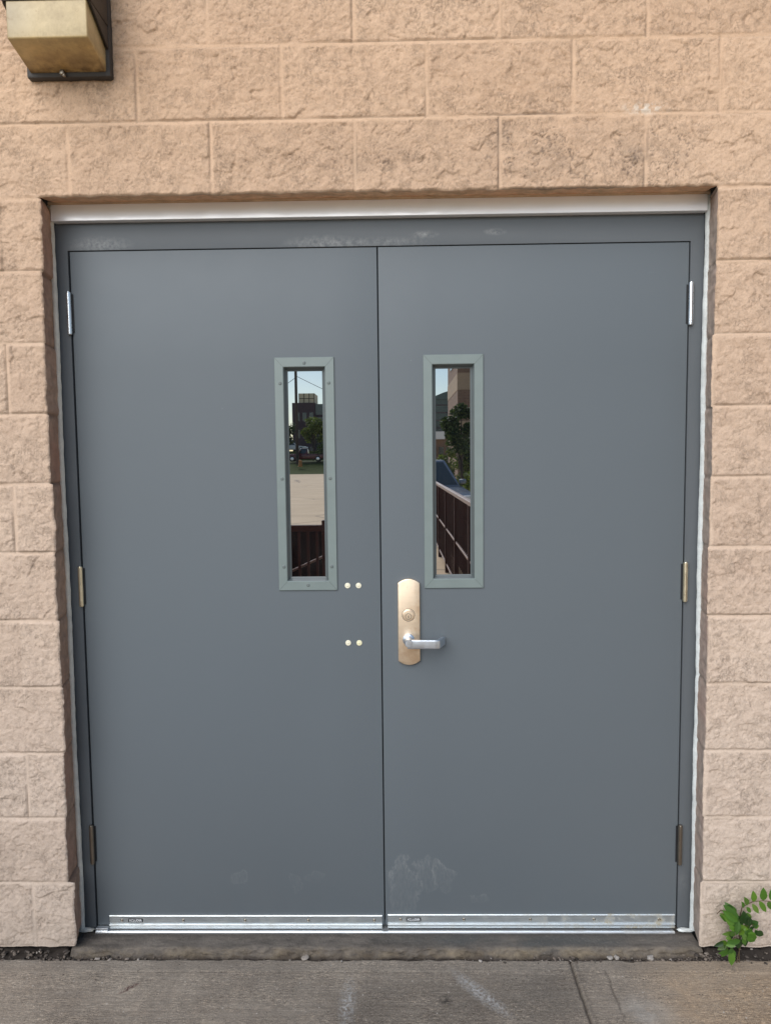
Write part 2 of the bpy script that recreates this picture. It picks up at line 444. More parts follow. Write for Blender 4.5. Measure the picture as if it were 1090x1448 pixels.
def pavement_material():
    b = NB('broomed_concrete')
    P = b.geo(); s = b.sep()
    big = b.noise(3.1, 5, 0.6); mid = b.noise(17, 6, 0.7); fine = b.noise(230, 3, 0.75); grain = b.noise(330, 2, 0.6)
    broom = b.noise(1.0, 3, 0.7, b.mapping(scale=(30, 330, 60)))
    broom2 = b.noise(1.0, 2, 0.5, b.mapping(scale=(5, 130, 20), loc=(3, 1, 0)))
    c1 = (0.178, 0.153, 0.128); c2 = (0.355, 0.312, 0.262)
    col = b.mix(b.rng(big, 0.32, 0.68), c1, c2)
    # warm bare slab on the right of the joint, dark worn patch in front of the doors
    right = b.math('MULTIPLY', b.rng(s['X'], 0.70, 0.85), b.rng(mid, 0.2, 0.6, 0.5, 1.0))
    col = b.mix(b.math('MULTIPLY', right, 0.75), col, (0.315, 0.235, 0.160))
    dark = b.math('MULTIPLY', b.spot((0.12, -0.30, 0), (0.62, 0.26, 1), 0.7), b.rng(mid, 0.3, 0.65, 0.5, 1.0))
    col = b.mix(b.math('MULTIPLY', dark, 0.72), col, (0.108, 0.095, 0.083))
    d2 = b.math('MULTIPLY', b.spot((0.45, -0.24, 0), (0.16, 0.2, 1), 0.8), 0.55)
    col = b.mix(d2, col, (0.100, 0.090, 0.080))
    col = b.mix(b.rng(broom, 0.35, 0.75, 0, 0.55), col, b.mix(1.0, col, (1.7, 1.66, 1.58), 'MULTIPLY'))
    col = b.mix(b.rng(broom2, 0.4, 0.7, 0.4, 0), col, b.mix(1.0, col, (0.60, 0.58, 0.56), 'MULTIPLY'))
    col = b.mix(b.rng(fine, 0.55, 0.78, 0, 0.6), col, (0.36, 0.33, 0.29))
    col = b.mix(b.rng(fine, 0.42, 0.28, 0, 0.6), col, (0.06, 0.053, 0.047))
    patch = b.rng(b.noise(9, 5, 0.7, b.mapping(scale=(0.6, 1.5, 1), loc=(4, 0, 0))), 0.35, 0.65, 0.25, 1.0)
    streak = b.noise(1.0, 4, 0.7, b.mapping(scale=(75, 260, 60), loc=(9, 0, 0)))
    col = b.mix(b.math('MULTIPLY', b.rng(streak, 0.52, 0.72), patch), col, b.mix(1.0, col, (2.0, 1.93, 1.82), 'MULTIPLY'))
    col = b.mix(b.math('MULTIPLY', b.rng(streak, 0.48, 0.30), patch), col, b.mix(1.0, col, (0.40, 0.38, 0.36), 'MULTIPLY'))
    col = b.mix(b.math('MULTIPLY', b.rng(grain, 0.56, 0.68, 0, 0.8), patch), col, b.mix(1.0, col, (2.0, 1.93, 1.85), 'MULTIPLY'))
    col = b.mix(b.math('MULTIPLY', b.rng(grain, 0.44, 0.33, 0, 0.8), patch), col, b.mix(1.0, col, (0.35, 0.33, 0.31), 'MULTIPLY'))
    col = b.mix(b.rng(mid, 0.52, 0.72, 0, 0.5), col, b.mix(1.0, col, (1.5, 1.45, 1.4), 'MULTIPLY'))
    # pale dribbled streaks
    dv = b.mapping(rot=(0, 0, R(50)), src=b.mapping(loc=(-0.275, 0.250, 0)))
    str1 = b.math('MULTIPLY', b.spot((0, 0, 0), (0.14, 0.030, 1.5), 0.85, dv), b.rng(b.noise(120, 4, 0.7), 0.40, 0.62))
    str2 = b.math('MULTIPLY', b.spot((-0.10, -0.29, 0), (0.030, 0.12, 1), 0.9), b.rng(b.noise(110, 4, 0.7), 0.42, 0.64))
    col = b.mix(b.math('MULTIPLY', b.math('MAXIMUM', str1, str2), 0.7), col, (0.52, 0.53, 0.53))
    lite = b.math('MULTIPLY', b.spot((0.72, -0.32, 0), (0.09, 0.08, 1), 0.9), b.rng(mid, 0.3, 0.7))
    col = b.mix(b.math('MULTIPLY', lite, 0.5), col, (0.40, 0.41, 0.40))
    # oil drop and rust-red scrape
    oil = b.math('MULTIPLY', b.spot((0.175, -0.275, 0), (0.022, 0.026, 1), 0.6), b.rng(b.noise(80, 3), 0.35, 0.55))
    col = b.mix(b.math('MULTIPLY', oil, 0.85), col, (0.03, 0.026, 0.024))
    rv = b.mapping(rot=(0, 0, R(-43)), src=b.mapping(loc=(0.738, 0.232, 0)))
    rust = b.math('MULTIPLY', b.spot((0, 0, 0), (0.040, 0.010, 1.5), 0.6, rv), b.rng(b.noise(150, 3), 0.35, 0.55))
    col = b.mix(b.math('MULTIPLY', rust, 0.9), col, (0.085, 0.035, 0.034))
    pore = b.n('ShaderNodeTexVoronoi'); pore.inputs['Scale'].default_value = 75; b.l(b.geo(), pore.inputs['Vector'])
    col = b.mix(b.math('MULTIPLY', b.rng(pore.outputs['Distance'], 0.16, 0.06), b.rng(b.noise(40, 2), 0.52, 0.6)), col, (0.05, 0.043, 0.037))
    pore2 = b.n('ShaderNodeTexVoronoi'); pore2.inputs['Scale'].default_value = 58; b.l(b.mapping(loc=(5, 3, 0)), pore2.inputs['Vector'])
    col = b.mix(b.math('MULTIPLY', b.rng(pore2.outputs['Distance'], 0.17, 0.08), b.rng(b.noise(30, 2), 0.54, 0.62)), col, (0.48, 0.44, 0.39))
    # light dusty margin close to the building
    edge = b.math('MULTIPLY', b.rng(s['Y'], -0.17, -0.155), b.rng(mid, 0.25, 0.7, 0.2, 0.8))
    col = b.mix(b.math('MULTIPLY', edge, 0.45), col, (0.22, 0.20, 0.175))
    col = b.mix(b.attr('grime'), col, (0.05, 0.043, 0.037))
    b.set(color=col, rough=0.86, spec=0.25)
    b.bump(b.math('ADD', b.math('MULTIPLY', broom, 0.8), b.math('MULTIPLY', fine, 0.8)), 0.7, 0.003)
    return b.m
M['pave'] = pavement_material()
def sill_material():
    b = NB('stained_concrete_sill')
    s = b.sep(); mid = b.noise(13, 6, 0.7, b.mapping(scale=(0.5, 1.6, 1))); fine = b.noise(130, 5, 0.7)
    col = b.mix(b.rng(mid, 0.3, 0.7), (0.074, 0.065, 0.057), (0.235, 0.205, 0.175))
    blue = b.math('MULTIPLY', b.spot((0.45, -0.045, 0), (0.55, 0.06, 1), 0.5), b.rng(b.noise(6, 5, 0.65), 0.35, 0.6))
    col = b.mix(b.math('MULTIPLY', blue, 0.8), col, (0.100, 0.102, 0.098))
    blk = b.math('MULTIPLY', b.rng(s['Y'], -0.045, -0.022), b.rng(mid, 0.3, 0.6, 0.3, 0.9))
    col = b.mix(b.math('MULTIPLY', blk, 0.8), col, (0.05, 0.042, 0.036))
    # pale lime crust on the front arris
    cr = b.math('MULTIPLY', b.rng(s['Y'], -0.080, -0.100), b.rng(b.noise(11, 6, 0.72, b.mapping(scale=(1, 1, 2.5))), 0.42, 0.64))
    col = b.mix(b.math('MULTIPLY', cr, 0.75), col, b.mix(b.noise(45, 4, 0.7), (0.20, 0.155, 0.10), (0.42, 0.345, 0.24)))
    col = b.mix(b.rng(fine, 0.55, 0.8, 0, 0.5), col, (0.33, 0.29, 0.24))
    col = b.mix(b.rng(fine, 0.40, 0.25, 0, 0.6), col, (0.05, 0.043, 0.037))
    col = b.mix(b.math('MULTIPLY', b.rng(s['Y'], -0.090, -0.104), b.rng(b.noise(16, 5, 0.75), 0.40, 0.62, 0.15, 0.85)), col, (0.085, 0.064, 0.045))
    col = b.mix(b.attr('grime'), col, (0.035, 0.028, 0.026))
    b.set(color=col, rough=0.85, spec=0.25)
    b.bump(b.noise(90, 7, 0.75), 1.0, 0.006); return b.m
M['sill'] = sill_material()
M['soil'] = simple('dark_joint_dirt', (0.040, 0.033, 0.028), 0.95, var=0.5, scale=60, bump=0.9, bscale=200, spec=0.1)
M['block_base'] = simple('bare_dark_footing', (0.035, 0.030, 0.027), 0.95, var=0.4, scale=50, bump=0.8)
def gravel_material():
    b = NB('mixed_grit')
    r = b.n('ShaderNodeNewGeometry').outputs['Random Per Island']
    b.set(color=b.ramp(r, [(0.0, (0.04, 0.034, 0.030)), (0.35, (0.085, 0.070, 0.060)), (0.6, (0.13, 0.108, 0.090)), (0.88, (0.19, 0.155, 0.128)), (1.0, (0.42, 0.38, 0.34))]), rough=0.85, spec=0.25)
    b.bump(b.noise(400, 3), 0.4, 0.001); return b.m
M['gravel'] = gravel_material()
def leaf_material(name, cs, rough=0.45, transl=True, spec=0.4):
    b = NB(name)
    r = b.n('ShaderNodeNewGeometry').outputs['Random Per Island']
    n = b.noise(60, 3)
    c = b.ramp(r, [(i / (len(cs) - 1), k) for i, k in enumerate(cs)])
    c = b.mix(b.rng(n, 0.3, 0.7, 0, 0.4), c, b.mix(1.0, c, (0.7, 0.75, 0.6), 'MULTIPLY'))
    b.set(color=c, rough=rough, spec=spec)
    if transl:
        t = b.n('ShaderNodeBsdfTranslucent'); b.put(t.inputs[0], b.mix(1.0, c, (1.3, 1.5, 0.6), 'MULTIPLY'))
        m = b.n('ShaderNodeMixShader'); m.inputs[0].default_value = 0.25
        b.l(b.p.outputs[0], m.inputs[1]); b.l(t.outputs[0], m.inputs[2]); b.l(m.outputs[0], b.out.inputs[0])
    return b.m
M['weed'] = leaf_material('weed_leaf', [(0.045, 0.115, 0.018), (0.075, 0.18, 0.022), (0.115, 0.235, 0.028), (0.060, 0.14, 0.028), (0.13, 0.22, 0.04)])
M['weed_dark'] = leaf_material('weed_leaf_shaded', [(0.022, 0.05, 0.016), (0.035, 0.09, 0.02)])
M['stem'] = simple('reddish_stem', (0.11, 0.075, 0.040), 0.6, scale=120)
def lens_material():
    b = NB('yellowed_prismatic_lens')
    z = b.sep()['Z']
    n = b.noise(11, 5, 0.65); sp = b.noise(55, 5, 0.75)
    rib = b.n('ShaderNodeTexWave', wave_type='BANDS', bands_direction='X'); rib.inputs['Scale'].default_value = 42; rib.inputs['Distortion'].default_value = 0
    b.l(b.geo(), rib.inputs['Vector'])
    col = b.mix(b.rng(n, 0.3, 0.7), (0.46, 0.35, 0.175), (0.57, 0.455, 0.255))
    col = b.mix(b.rng(z, 2.600, 2.585), col, b.mix(b.rng(n, 0.35, 0.65), (0.52, 0.345, 0.130), (0.66, 0.475, 0.215)))  # warm light reflected on the underside is put into a more orange tone
    col = b.mix(b.math('MULTIPLY', b.spot((-0.955, -0.22, 2.66), (0.09, 0.2, 0.10), 0.9), 0.55), col, (0.30, 0.27, 0.21))
    col = b.mix(b.rng(b.noise(9, 6, 0.75), 0.40, 0.66, 0, 0.65), col, (0.25, 0.175, 0.08))
    col = b.mix(b.math('MULTIPLY', b.rng(z, 2.585, 2.566), b.rng(b.noise(30, 4), 0.35, 0.6)), col, (0.16, 0.10, 0.045))
    col = b.mix(b.rng(sp, 0.60, 0.75, 0, 0.6), col, (0.25, 0.15, 0.06))
    b.set(color=col, rough=0.36, spec=0.4)
    b.p.inputs['Subsurface Weight'].default_value = 0.0
    b.bump(rib.outputs['Fac'], 0.05, 0.002); return b.m
M['lens'] = lens_material()
M['housing'] = simple('bronze_housing_paint', (0.030, 0.024, 0.020), 0.42, var=0.25, scale=30, bump=0.2, bscale=200)
M['housing_d'] = simple('dusty_bronze_edge', (0.050, 0.044, 0.040), 0.6, var=0.5, scale=50, bump=0.5, bscale=150)

# ------------------------------------------------------------------ the wall of split-face blocks
DW = 0.1056           # wall face stands this far in front of the doors
BL, BH = 0.4064, 0.2032
XJ = -0.0566
XL, XR, ZT = -0.9575, 0.9575, 2.2400
def axis(a, b, step, marks, ext0, ext1):
    n = int(round((b - a) / step)); c = list(np.linspace(a, b, n + 1))
    s = step; v = a
    while v > ext0: s = min(s * 1.18, 0.06); v -= s; c.insert(0, v)
    s = step; v = b
    while v < ext1: s = min(s * 1.18, 0.06); v += s; c.append(v)
    c = np.array(c)
    for m in marks: c[np.argmin(abs(c - m))] = m
    return c
def build_wall():
    xs = axis(-1.26, 1.26, 0.003, (XL, XR), -4.6, 4.6)
    zs = axis(0.0, 2.94, 0.003, (ZT,), 0.0, 4.3)
    X, Z = np.meshgrid(xs, zs)
    row = np.floor(Z / BH).astype(int)
    lz = Z - row * BH
    # mortar lines are never dead straight
    wob = 0.0012 * perlin(X * 9, Z * 9, 3)
    off = np.where(row % 2 == 0, 0.5, 0.0)
    u = (X - XJ) / BL + off
    col = np.floor(u).astype(int); lx = (u - col) * BL
    ident = (row * 131 + col * 57 + 4000) % 512
    rr = _rng.rand(512); rt = _rng.rand(512) - .5; rz = _rng.rand(512) - .5
    ex = np.minimum(lx, BL - lx) + wob; ez = np.minimum(lz, BH - lz) + wob
    # some head joints are filled flush with paint on both piers
    pier = ((X < XL) | (X > XR)) & (Z < ZT) & np.isin(row, (4, 10))
    ex = np.where(pier & (ex < 0.03) & (abs(X) < 1.26), 0.05, ex)
    d = np.minimum(ex, ez)
    seed = ident * 1.0
    gx = X + rr[ident] * 3.7; gz = Z + rt[ident] * 5.1
    # broken face: large swell, chipped facets in two sizes, crumbs
    warpx = 0.008 * perlin(gx * 34, gz * 34, 7); warpz = 0.008 * perlin(gx * 34, gz * 34, 8)
    f1, e1 = facets((gx + warpx * 1.6) / 0.058, (gz + warpz * 1.6) / 0.046, 1)
    f2, e2 = facets((gx + warpx) / 0.0235, (gz + warpz) / 0.020, 2)
    f3, e3 = facets((gx + warpx * .6) / 0.0105, (gz + warpz * .6) / 0.0095, 3)
    h = 0.0030 * fbm(gx * 8, gz * 8, 3, 1) + 0.0026 * f1 + 0.0016 * f2 + 0.0012 * f3
    rough_ = 0.45 + 0.9 * sstep(-0.25, 0.30, fbm(gx * 7, gz * 7, 3, 5))
    sandy = fbm(gx * 95, gz * 80, 3, 4, 0.7)
    h = h + 0.0009 * rough_ * sandy + 0.0009 * fbm(gx * 34, gz * 26, 3, 6)
    # torn creases, short and mostly steep
    q = gx * 0.92 + gz * 0.39; w = gx * -0.39 + gz * 0.92
    tear = np.abs(perlin(q * 34 + 1.2 * perlin(gx * 40, gz * 40, 31), w * 13 + perlin(gx * 33, gz * 33, 30), 21) + 0.16 * perlin(gx * 90, gz * 90, 32))
    gate = sstep(0.06, 0.32, perlin(gx * 17, gz * 14, 23) + 0.05)
    cr1 = (1 - sstep(0.0, 0.055, tear)) * gate
    q2 = gx * 0.80 - gz * 0.60; w2 = gx * 0.60 + gz * 0.80
    tear2 = np.abs(perlin(q2 * 40 + 1.2 * perlin(gx * 46, gz * 46, 41), w2 * 16, 42) + 0.16 * perlin(gx * 90, gz * 90, 43))
    cr2 = (1 - sstep(0.0, 0.055, tear2)) * sstep(0.08, 0.3, perlin(gx * 16, gz * 13, 44) + 0.03)
    t3 = np.abs(perlin(gx * 85, gz * 48, 51) + 0.1 * perlin(gx * 150, gz * 150, 53)); cr3 = (1 - sstep(0.0, 0.08, t3)) * sstep(0.0, 0.25, perlin(gx * 40, gz * 34, 52))
    h = h - 0.0018 * np.maximum(cr1, cr2) - 0.0009 * cr3
    h = h + 0.0016 + 0.0022 * (rr[ident] - .5) + rt[ident] * 0.010 * (lx - BL / 2) + rz[ident] * 0.014 * (lz - BH / 2)
    # block edges run almost flush into the mortar
    rag = 0.0020 * fbm(X * 45, Z * 45, 3, 9)
    k = sstep(0.0030, 0.0082, d + rag)
    mort = -0.0005 + 0.0006 * perlin(X * 40, Z * 40, 13) + 0.0003 * perlin(X * 160, Z * 160, 14)
    h = mort * (1 - k) + h * k
    # a thin open crack along many bed joints, directly under the upper block
    wv = 0.0010 * fbm(X * 26, Z * 0 + row, 3, 16)
    ca = sstep(-0.22, 0.12, perlin(X * 2.6, row * 3.3 + 0.5, 15)) * np.exp(-((lz - 0.0046 + wv) / 0.0021) ** 2)
    cb = sstep(0.12, 0.35, perlin(X * 3.1, row * 2.3 + 9.5, 17)) * np.exp(-((lz - BH + 0.0050 + wv) / 0.0017) ** 2) * 0.5
    wx_ = 0.0010 * fbm(Z * 26, X * 0 + col, 3, 20)
    cc = sstep(-0.08, 0.2, perlin(col * 1.7 + 0.3, Z * 5, 18)) * np.exp(-((lx - BL + 0.0046 + wx_) / 0.0024) ** 2)
    cd_ = sstep(0.0, 0.25, perlin(col * 2.7 + 5.3, Z * 6, 28)) * np.exp(-((lx - 0.0046 + wx_) / 0.0020) ** 2) * 0.6
    cc = np.where(pier, 0, np.maximum(cc, cd_))
    crack = np.clip(np.maximum(np.maximum(ca, cb), cc), 0, 1)
    h = h - 0.0026 * crack
    # distance to the door opening: arris rounded and chipped
    dx = np.maximum(np.maximum(XL - X, X - XR), 0); dz = np.maximum(Z - ZT, 0)
    do = np.where((X < XL) | (X > XR), np.where(Z > ZT, np.hypot(dx, dz), dx), dz)
    chip = 0.006 * np.clip(fbm(X * 22, Z * 22, 3, 19) + 0.25, 0, 1)
    arr = np.clip(1 - do / (0.004 + chip * .6), 0, 1)
    h = h - (0.003 + chip * 0.7) * arr ** 2
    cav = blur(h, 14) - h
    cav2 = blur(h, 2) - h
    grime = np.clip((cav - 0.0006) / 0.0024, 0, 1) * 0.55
    grime = np.maximum(grime, np.clip((cav2 - 0.00022) / 0.0007, 0, 1) * 0.42 * k)  # pit dirt, strengthened to make up for weak relief shading
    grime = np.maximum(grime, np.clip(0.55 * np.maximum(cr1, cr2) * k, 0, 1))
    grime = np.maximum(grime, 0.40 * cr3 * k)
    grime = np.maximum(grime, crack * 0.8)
    mortar = 1 - k
    # ragged arris: shift the columns / rows next to the opening
    PX = X.copy(); PZ = Z.copy()
    courseL = (np.array([0.010, -0.006, -0.003, 0.003, 0.001, -0.002, 0.002, -0.004, -0.005, -0.002, 0.003, 0, 0, 0] + [0] * 20))
    courseR = (np.array([-0.002, 0.003, -0.001, 0.002, 0.002, -0.002, 0.001, 0.002, -0.003, 0.002, 0.003, 0, 0, 0] + [0] * 20))
    shL = courseL[row] + 0.0038 * fbm(Z * 40, Z * 0 + 2.2, 4, 25) ; shR = courseR[row] + 0.0022 * fbm(Z * 40, Z * 0 + 5.2, 4, 26)
    shL = np.where(lz < 0.004, shL - 0.003, shL)
    shT = 0.0035 * fbm(X * 30, X * 0 + 7.7, 4, 27)
    fall = lambda dist: np.clip(1 - dist / 0.05, 0, 1)
    low = Z <= ZT + 1e-6
    PX += np.where(X <= XL, shL * fall(XL - X), 0) * np.where(low, 1, fall(Z - ZT))
    PX += np.where(X >= XR, shR * fall(X - XR), 0) * np.where(low, 1, fall(Z - ZT))
    PZ += np.where(Z < 0.03, (0.0045 * fbm(X * 24, X * 0 + 3.3, 4, 29) - 0.001) * np.clip(1 - Z / 0.03, 0, 1), 0)
    PZ += np.where(Z >= ZT, shT * fall(Z - ZT), 0) * sstep(0, 0.02, np.minimum(np.abs(X - XL), np.abs(X - XR)))
    Y = -DW - h
    nz, nx = X.shape
    V = np.stack([PX.ravel(), Y.ravel(), PZ.ravel()], axis=1)
    F, fi, fj = grid_faces(nz, nx)
    cxm = (xs[fj] + xs[fj + 1]) / 2; czm = (zs[fi] + zs[fi + 1]) / 2
    keep = ~((cxm > XL) & (cxm < XR) & (czm < ZT))
    F = F[keep]; mi = np.zeros(len(F), int)
    G = grime.ravel(); MO = mortar.ravel(); TN = (_r2[ident] * k).ravel()
    # reveals: strips running back from the arris to the door frame
    jl = int(np.argmin(abs(xs - XL))); jr = int(np.argmin(abs(xs - XR))); it = int(np.argmin(abs(zs - ZT)))
    nb = 26
    def strip(px, py, pz, kind, m):
        nonlocal V, F, mi, G, MO, TN
        L = len(px); tt = np.linspace(0, 1, nb)[None, :]
        if kind == 'T':
            bx, by, bz = px, np.full(L, 0.03), np.full(L, 2.2630)
        else:
            xb = -0.9810 if kind == 'L' else 0.9830
            bx, by, bz = np.full(L, xb), np.full(L, 0.03), pz
        sx = px[:, None] * (1 - tt) + bx[:, None] * tt; sy = py[:, None] * (1 - tt) + by[:, None] * tt; sz = pz[:, None] * (1 - tt) + bz[:, None] * tt
        amp = np.sin(np.pi * np.clip(tt, 0, 1)) ** 0.5
        if kind == 'T':
            n = 0.0035 * fbm(sx * 25, sy * 25, 4, 33); sz = sz + n * amp; gr = np.clip(-n / 0.004, 0, 1) * .5 + 0 * sz
        else:
            rw = (pz / BH); jd = np.abs(rw - np.round(rw)) * BH
            jn = np.exp(-(jd / 0.006) ** 2)[:, None] * (0.6 + 0.4 * perlin(sy * 20, sz * 20, 36))
            crs = (_rng.rand(64) - .5)[np.clip(np.floor(rw).astype(int), 0, 63)][:, None] * 0.006
            n = 0.0030 * fbm(sz * 22, sy * 22, 4, 34 if kind == 'L' else 35) + crs
            sg = 1 if kind == 'L' else -1
            sx = sx + sg * (n - 0.005 * jn) * amp; gr = np.clip(jn * 0.8 + np.clip(-n / 0.004, 0, 1) * .25, 0, 1)
        o = len(V)
        V = np.concatenate([V, np.stack([sx.ravel(), sy.ravel(), sz.ravel()], axis=1)])
        f, _, _ = grid_faces(L, nb, o)
        F = np.concatenate([F, f]); mi = np.concatenate([mi, np.full(len(f), m)])
        G = np.concatenate([G, gr.ravel()]); MO = np.concatenate([MO, np.zeros(gr.size)]); TN = np.concatenate([TN, np.zeros(gr.size)])
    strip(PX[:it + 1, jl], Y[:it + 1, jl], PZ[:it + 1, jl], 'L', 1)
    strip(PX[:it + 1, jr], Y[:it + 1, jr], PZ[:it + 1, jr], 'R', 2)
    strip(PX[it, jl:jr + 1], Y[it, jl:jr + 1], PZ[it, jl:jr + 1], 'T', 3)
    # drop unused verts inside the opening
    used = np.zeros(len(V), bool); used[F.ravel()] = True
    idx = np.cumsum(used) - 1
    return np_mesh('block_face', V[used], idx[F], {'grime': G[used], 'mortar': MO[used], 'tone': TN[used]}, mi)
wall = thing('block_wall', 'tan painted split-face concrete block wall surrounding the grey double door', 'wall', (0, -DW, 0))
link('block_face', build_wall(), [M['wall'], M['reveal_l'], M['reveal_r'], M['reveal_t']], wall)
b = bmesh.new()
box(b, -4.6, -0.990, -0.080, 0.10, -0.30, 0.004); box(b, 0.990, 4.6, -0.080, 0.10, -0.30, 0.004)
obj('footing', b, M['block_base'], wall)
b = bmesh.new()
box(b, -4.6, -0.995, -0.075, 0.20, 0.006, 4.3); box(b, 0.995, 4.6, -0.075, 0.20, 0.006, 4.3); box(b, -0.99, 0.99, -0.075, 0.20, 2.285, 4.3)
obj('backing_course', b, M['block_base'], wall)

# ------------------------------------------------------------------ door frame
fr = thing('door_frame', 'dark grey steel door frame with a white strip along its top', 'door frame', (0, 0, -0.012))
LE, TE = 0.925, 2.1175          # leaf edges
b = bmesh.new()
gl, gr_ = -(LE + 0.0055), LE + 0.0038
prism(b, [(-0.969, -0.012), (-0.969, 2.1985), (0.969, 2.1985), (0.969, -0.012), (gr_, -0.012), (gr_, 2.1205), (gl, 2.1205), (gl, -0.012)], 'y', -0.0010, 0.040, 0.0008)
obj('frame_face', b, M['frame'], fr, 30)
b = bmesh.new()
prism(b, [(-0.969, -0.012), (-0.969, 2.1985), (0.969, 2.1985), (0.969, -0.012), (0.910, -0.012), (0.910, 2.103), (-0.910, 2.103), (-0.910, -0.012)], 'y', 0.048, 0.13)
obj('door_stop', b, M['frame'], fr, 30)
b = bmesh.new()
box(b, -0.9685, 0.9685, 0.0405, 0.0475, -0.012, 2.1985)  # black sheet added behind the gaps in place of their shade
obj('gap_shade_sheet', b, M['void'], fr)
b = bmesh.new()
prism(b, [(-0.024, 2.2003), (-0.022, 2.2480), (0.03, 2.2480), (0.03, 2.2003)], 'x', -0.9665, 0.9665, 0.0015)
obj('head_flashing', b, M['white'], fr)
def bead(pts, r0, name, m, squash, seed):
    """hand-run sealant bead: a lumpy half-round strip"""
    bm_ = bmesh.new(); rings = []
    for i, (p, ax) in enumerate(pts):
        rr_ = r0 * (1 + 0.22 * float(fbm(np.array(i * 0.23), np.array(seed + .5), 3, seed)))
        ring = []
        for k in range(9):
            a = PI * k / 8
            o_ = Vector((ax[0] * math.cos(a), 0, ax[1] * math.cos(a))) * rr_ + Vector((0, -math.sin(a) * rr_ * squash, 0))
            ring.append(bm_.verts.new(Vector(p) + o_))
        rings.append(ring)
    for a, c in zip(rings[:-1], rings[1:]):
        for k in range(8): bm_.faces.new((a[k], a[k + 1], c[k + 1], c[k]))
    return obj(name, bm_, m, fr, 60)
N = 240
bead([((-0.9725 + 0.0012 * math.sin(i * .07), -0.007, -0.012 + 2.262 * i / N), (1, 0)) for i in range(N + 1)], 0.0085, 'sealant_bead', M['caulk_l'], 1.1, 2)
bead([((0.9750 + 0.0010 * math.sin(i * .09), -0.006, -0.012 + 2.262 * i / N), (1, 0)) for i in range(N + 1)], 0.0088, 'sealant_bead', M['caulk_r'], 1.3, 4)
bead([((-0.975 + 1.95 * i / N, -0.012, 2.2545), (0, 1)) for i in range(N + 1)], 0.0075, 'sealant_bead', M['caulk_t'], 1.2, 6)
# sealant smeared over the feet of the jambs
for sx, m in ((-0.958, M['caulk_l']), (0.950, M['caulk_r'])):
    b = bmesh.new()
    bmesh.ops.create_icosphere(b, subdivisions=4, radius=1.0)
    for v in b.verts:
        n_ = 1 + 0.35 * float(fbm(np.array(v.co.x * 1.7 + sx), np.array(v.co.z * 1.7 + v.co.y), 3, 12))
        v.co = Vector((v.co.x * 0.026 * n_ + sx, v.co.y * 0.009 * n_ - 0.010, v.co.z * 0.0055 * n_ - 0.013))
    obj('sealant_dab', b, m, fr, 60)

# ------------------------------------------------------------------ the two leaves
def rounded_plate(cx, w, z0, z1, bow, n=14):
    pts = []
    for i in range(n + 1):
        t = -1 + 2 * i / n; pts.append((cx + t * w / 2, z0 + bow * (t * t)))
    for i in range(n + 1):
        t = 1 - 2 * i / n; pts.append((cx + t * w / 2, z1 - bow * (t * t)))
    return pts

def hinge(parent, x, z0, z1, mat, side):
    b = bmesh.new()
    # knuckles with thin gaps, a pin cap at each end
    n = 5; gap = 0.0005; hh = (z1 - z0 - 0.010) / n
    y = -0.0075; r = 0.0072
    for k in range(n):
        a = z0 + 0.005 + k * hh
        cyl(b, (x, y, a + gap / 2), (x, y, a + hh - gap / 2), r, seg=24)
    cyl(b, (x, y, z0 + 0.002), (x, y, z1 - 0.002), r * 0.96, seg=20)
    cyl(b, (x, y, z1 - 0.006), (x, y, z1), r * 0.95, r * 0.7, seg=16)
    cyl(b, (x, y, z0), (x, y, z0 + 0.006), r * 0.7, r * 0.95, seg=16)
    h = obj('hinge', b, mat, parent, 40)
    b = bmesh.new()
    a0, a1 = sorted((x, x - side * 0.011))
    box(b, a0, a1, -0.0022, 0.020, z0 + 0.006, z1 - 0.006)  # black leaf also stands for the barrel's shadow and the gap beside it
    obj('hinge_leaf_shade', b, M['void'], h)
    return h

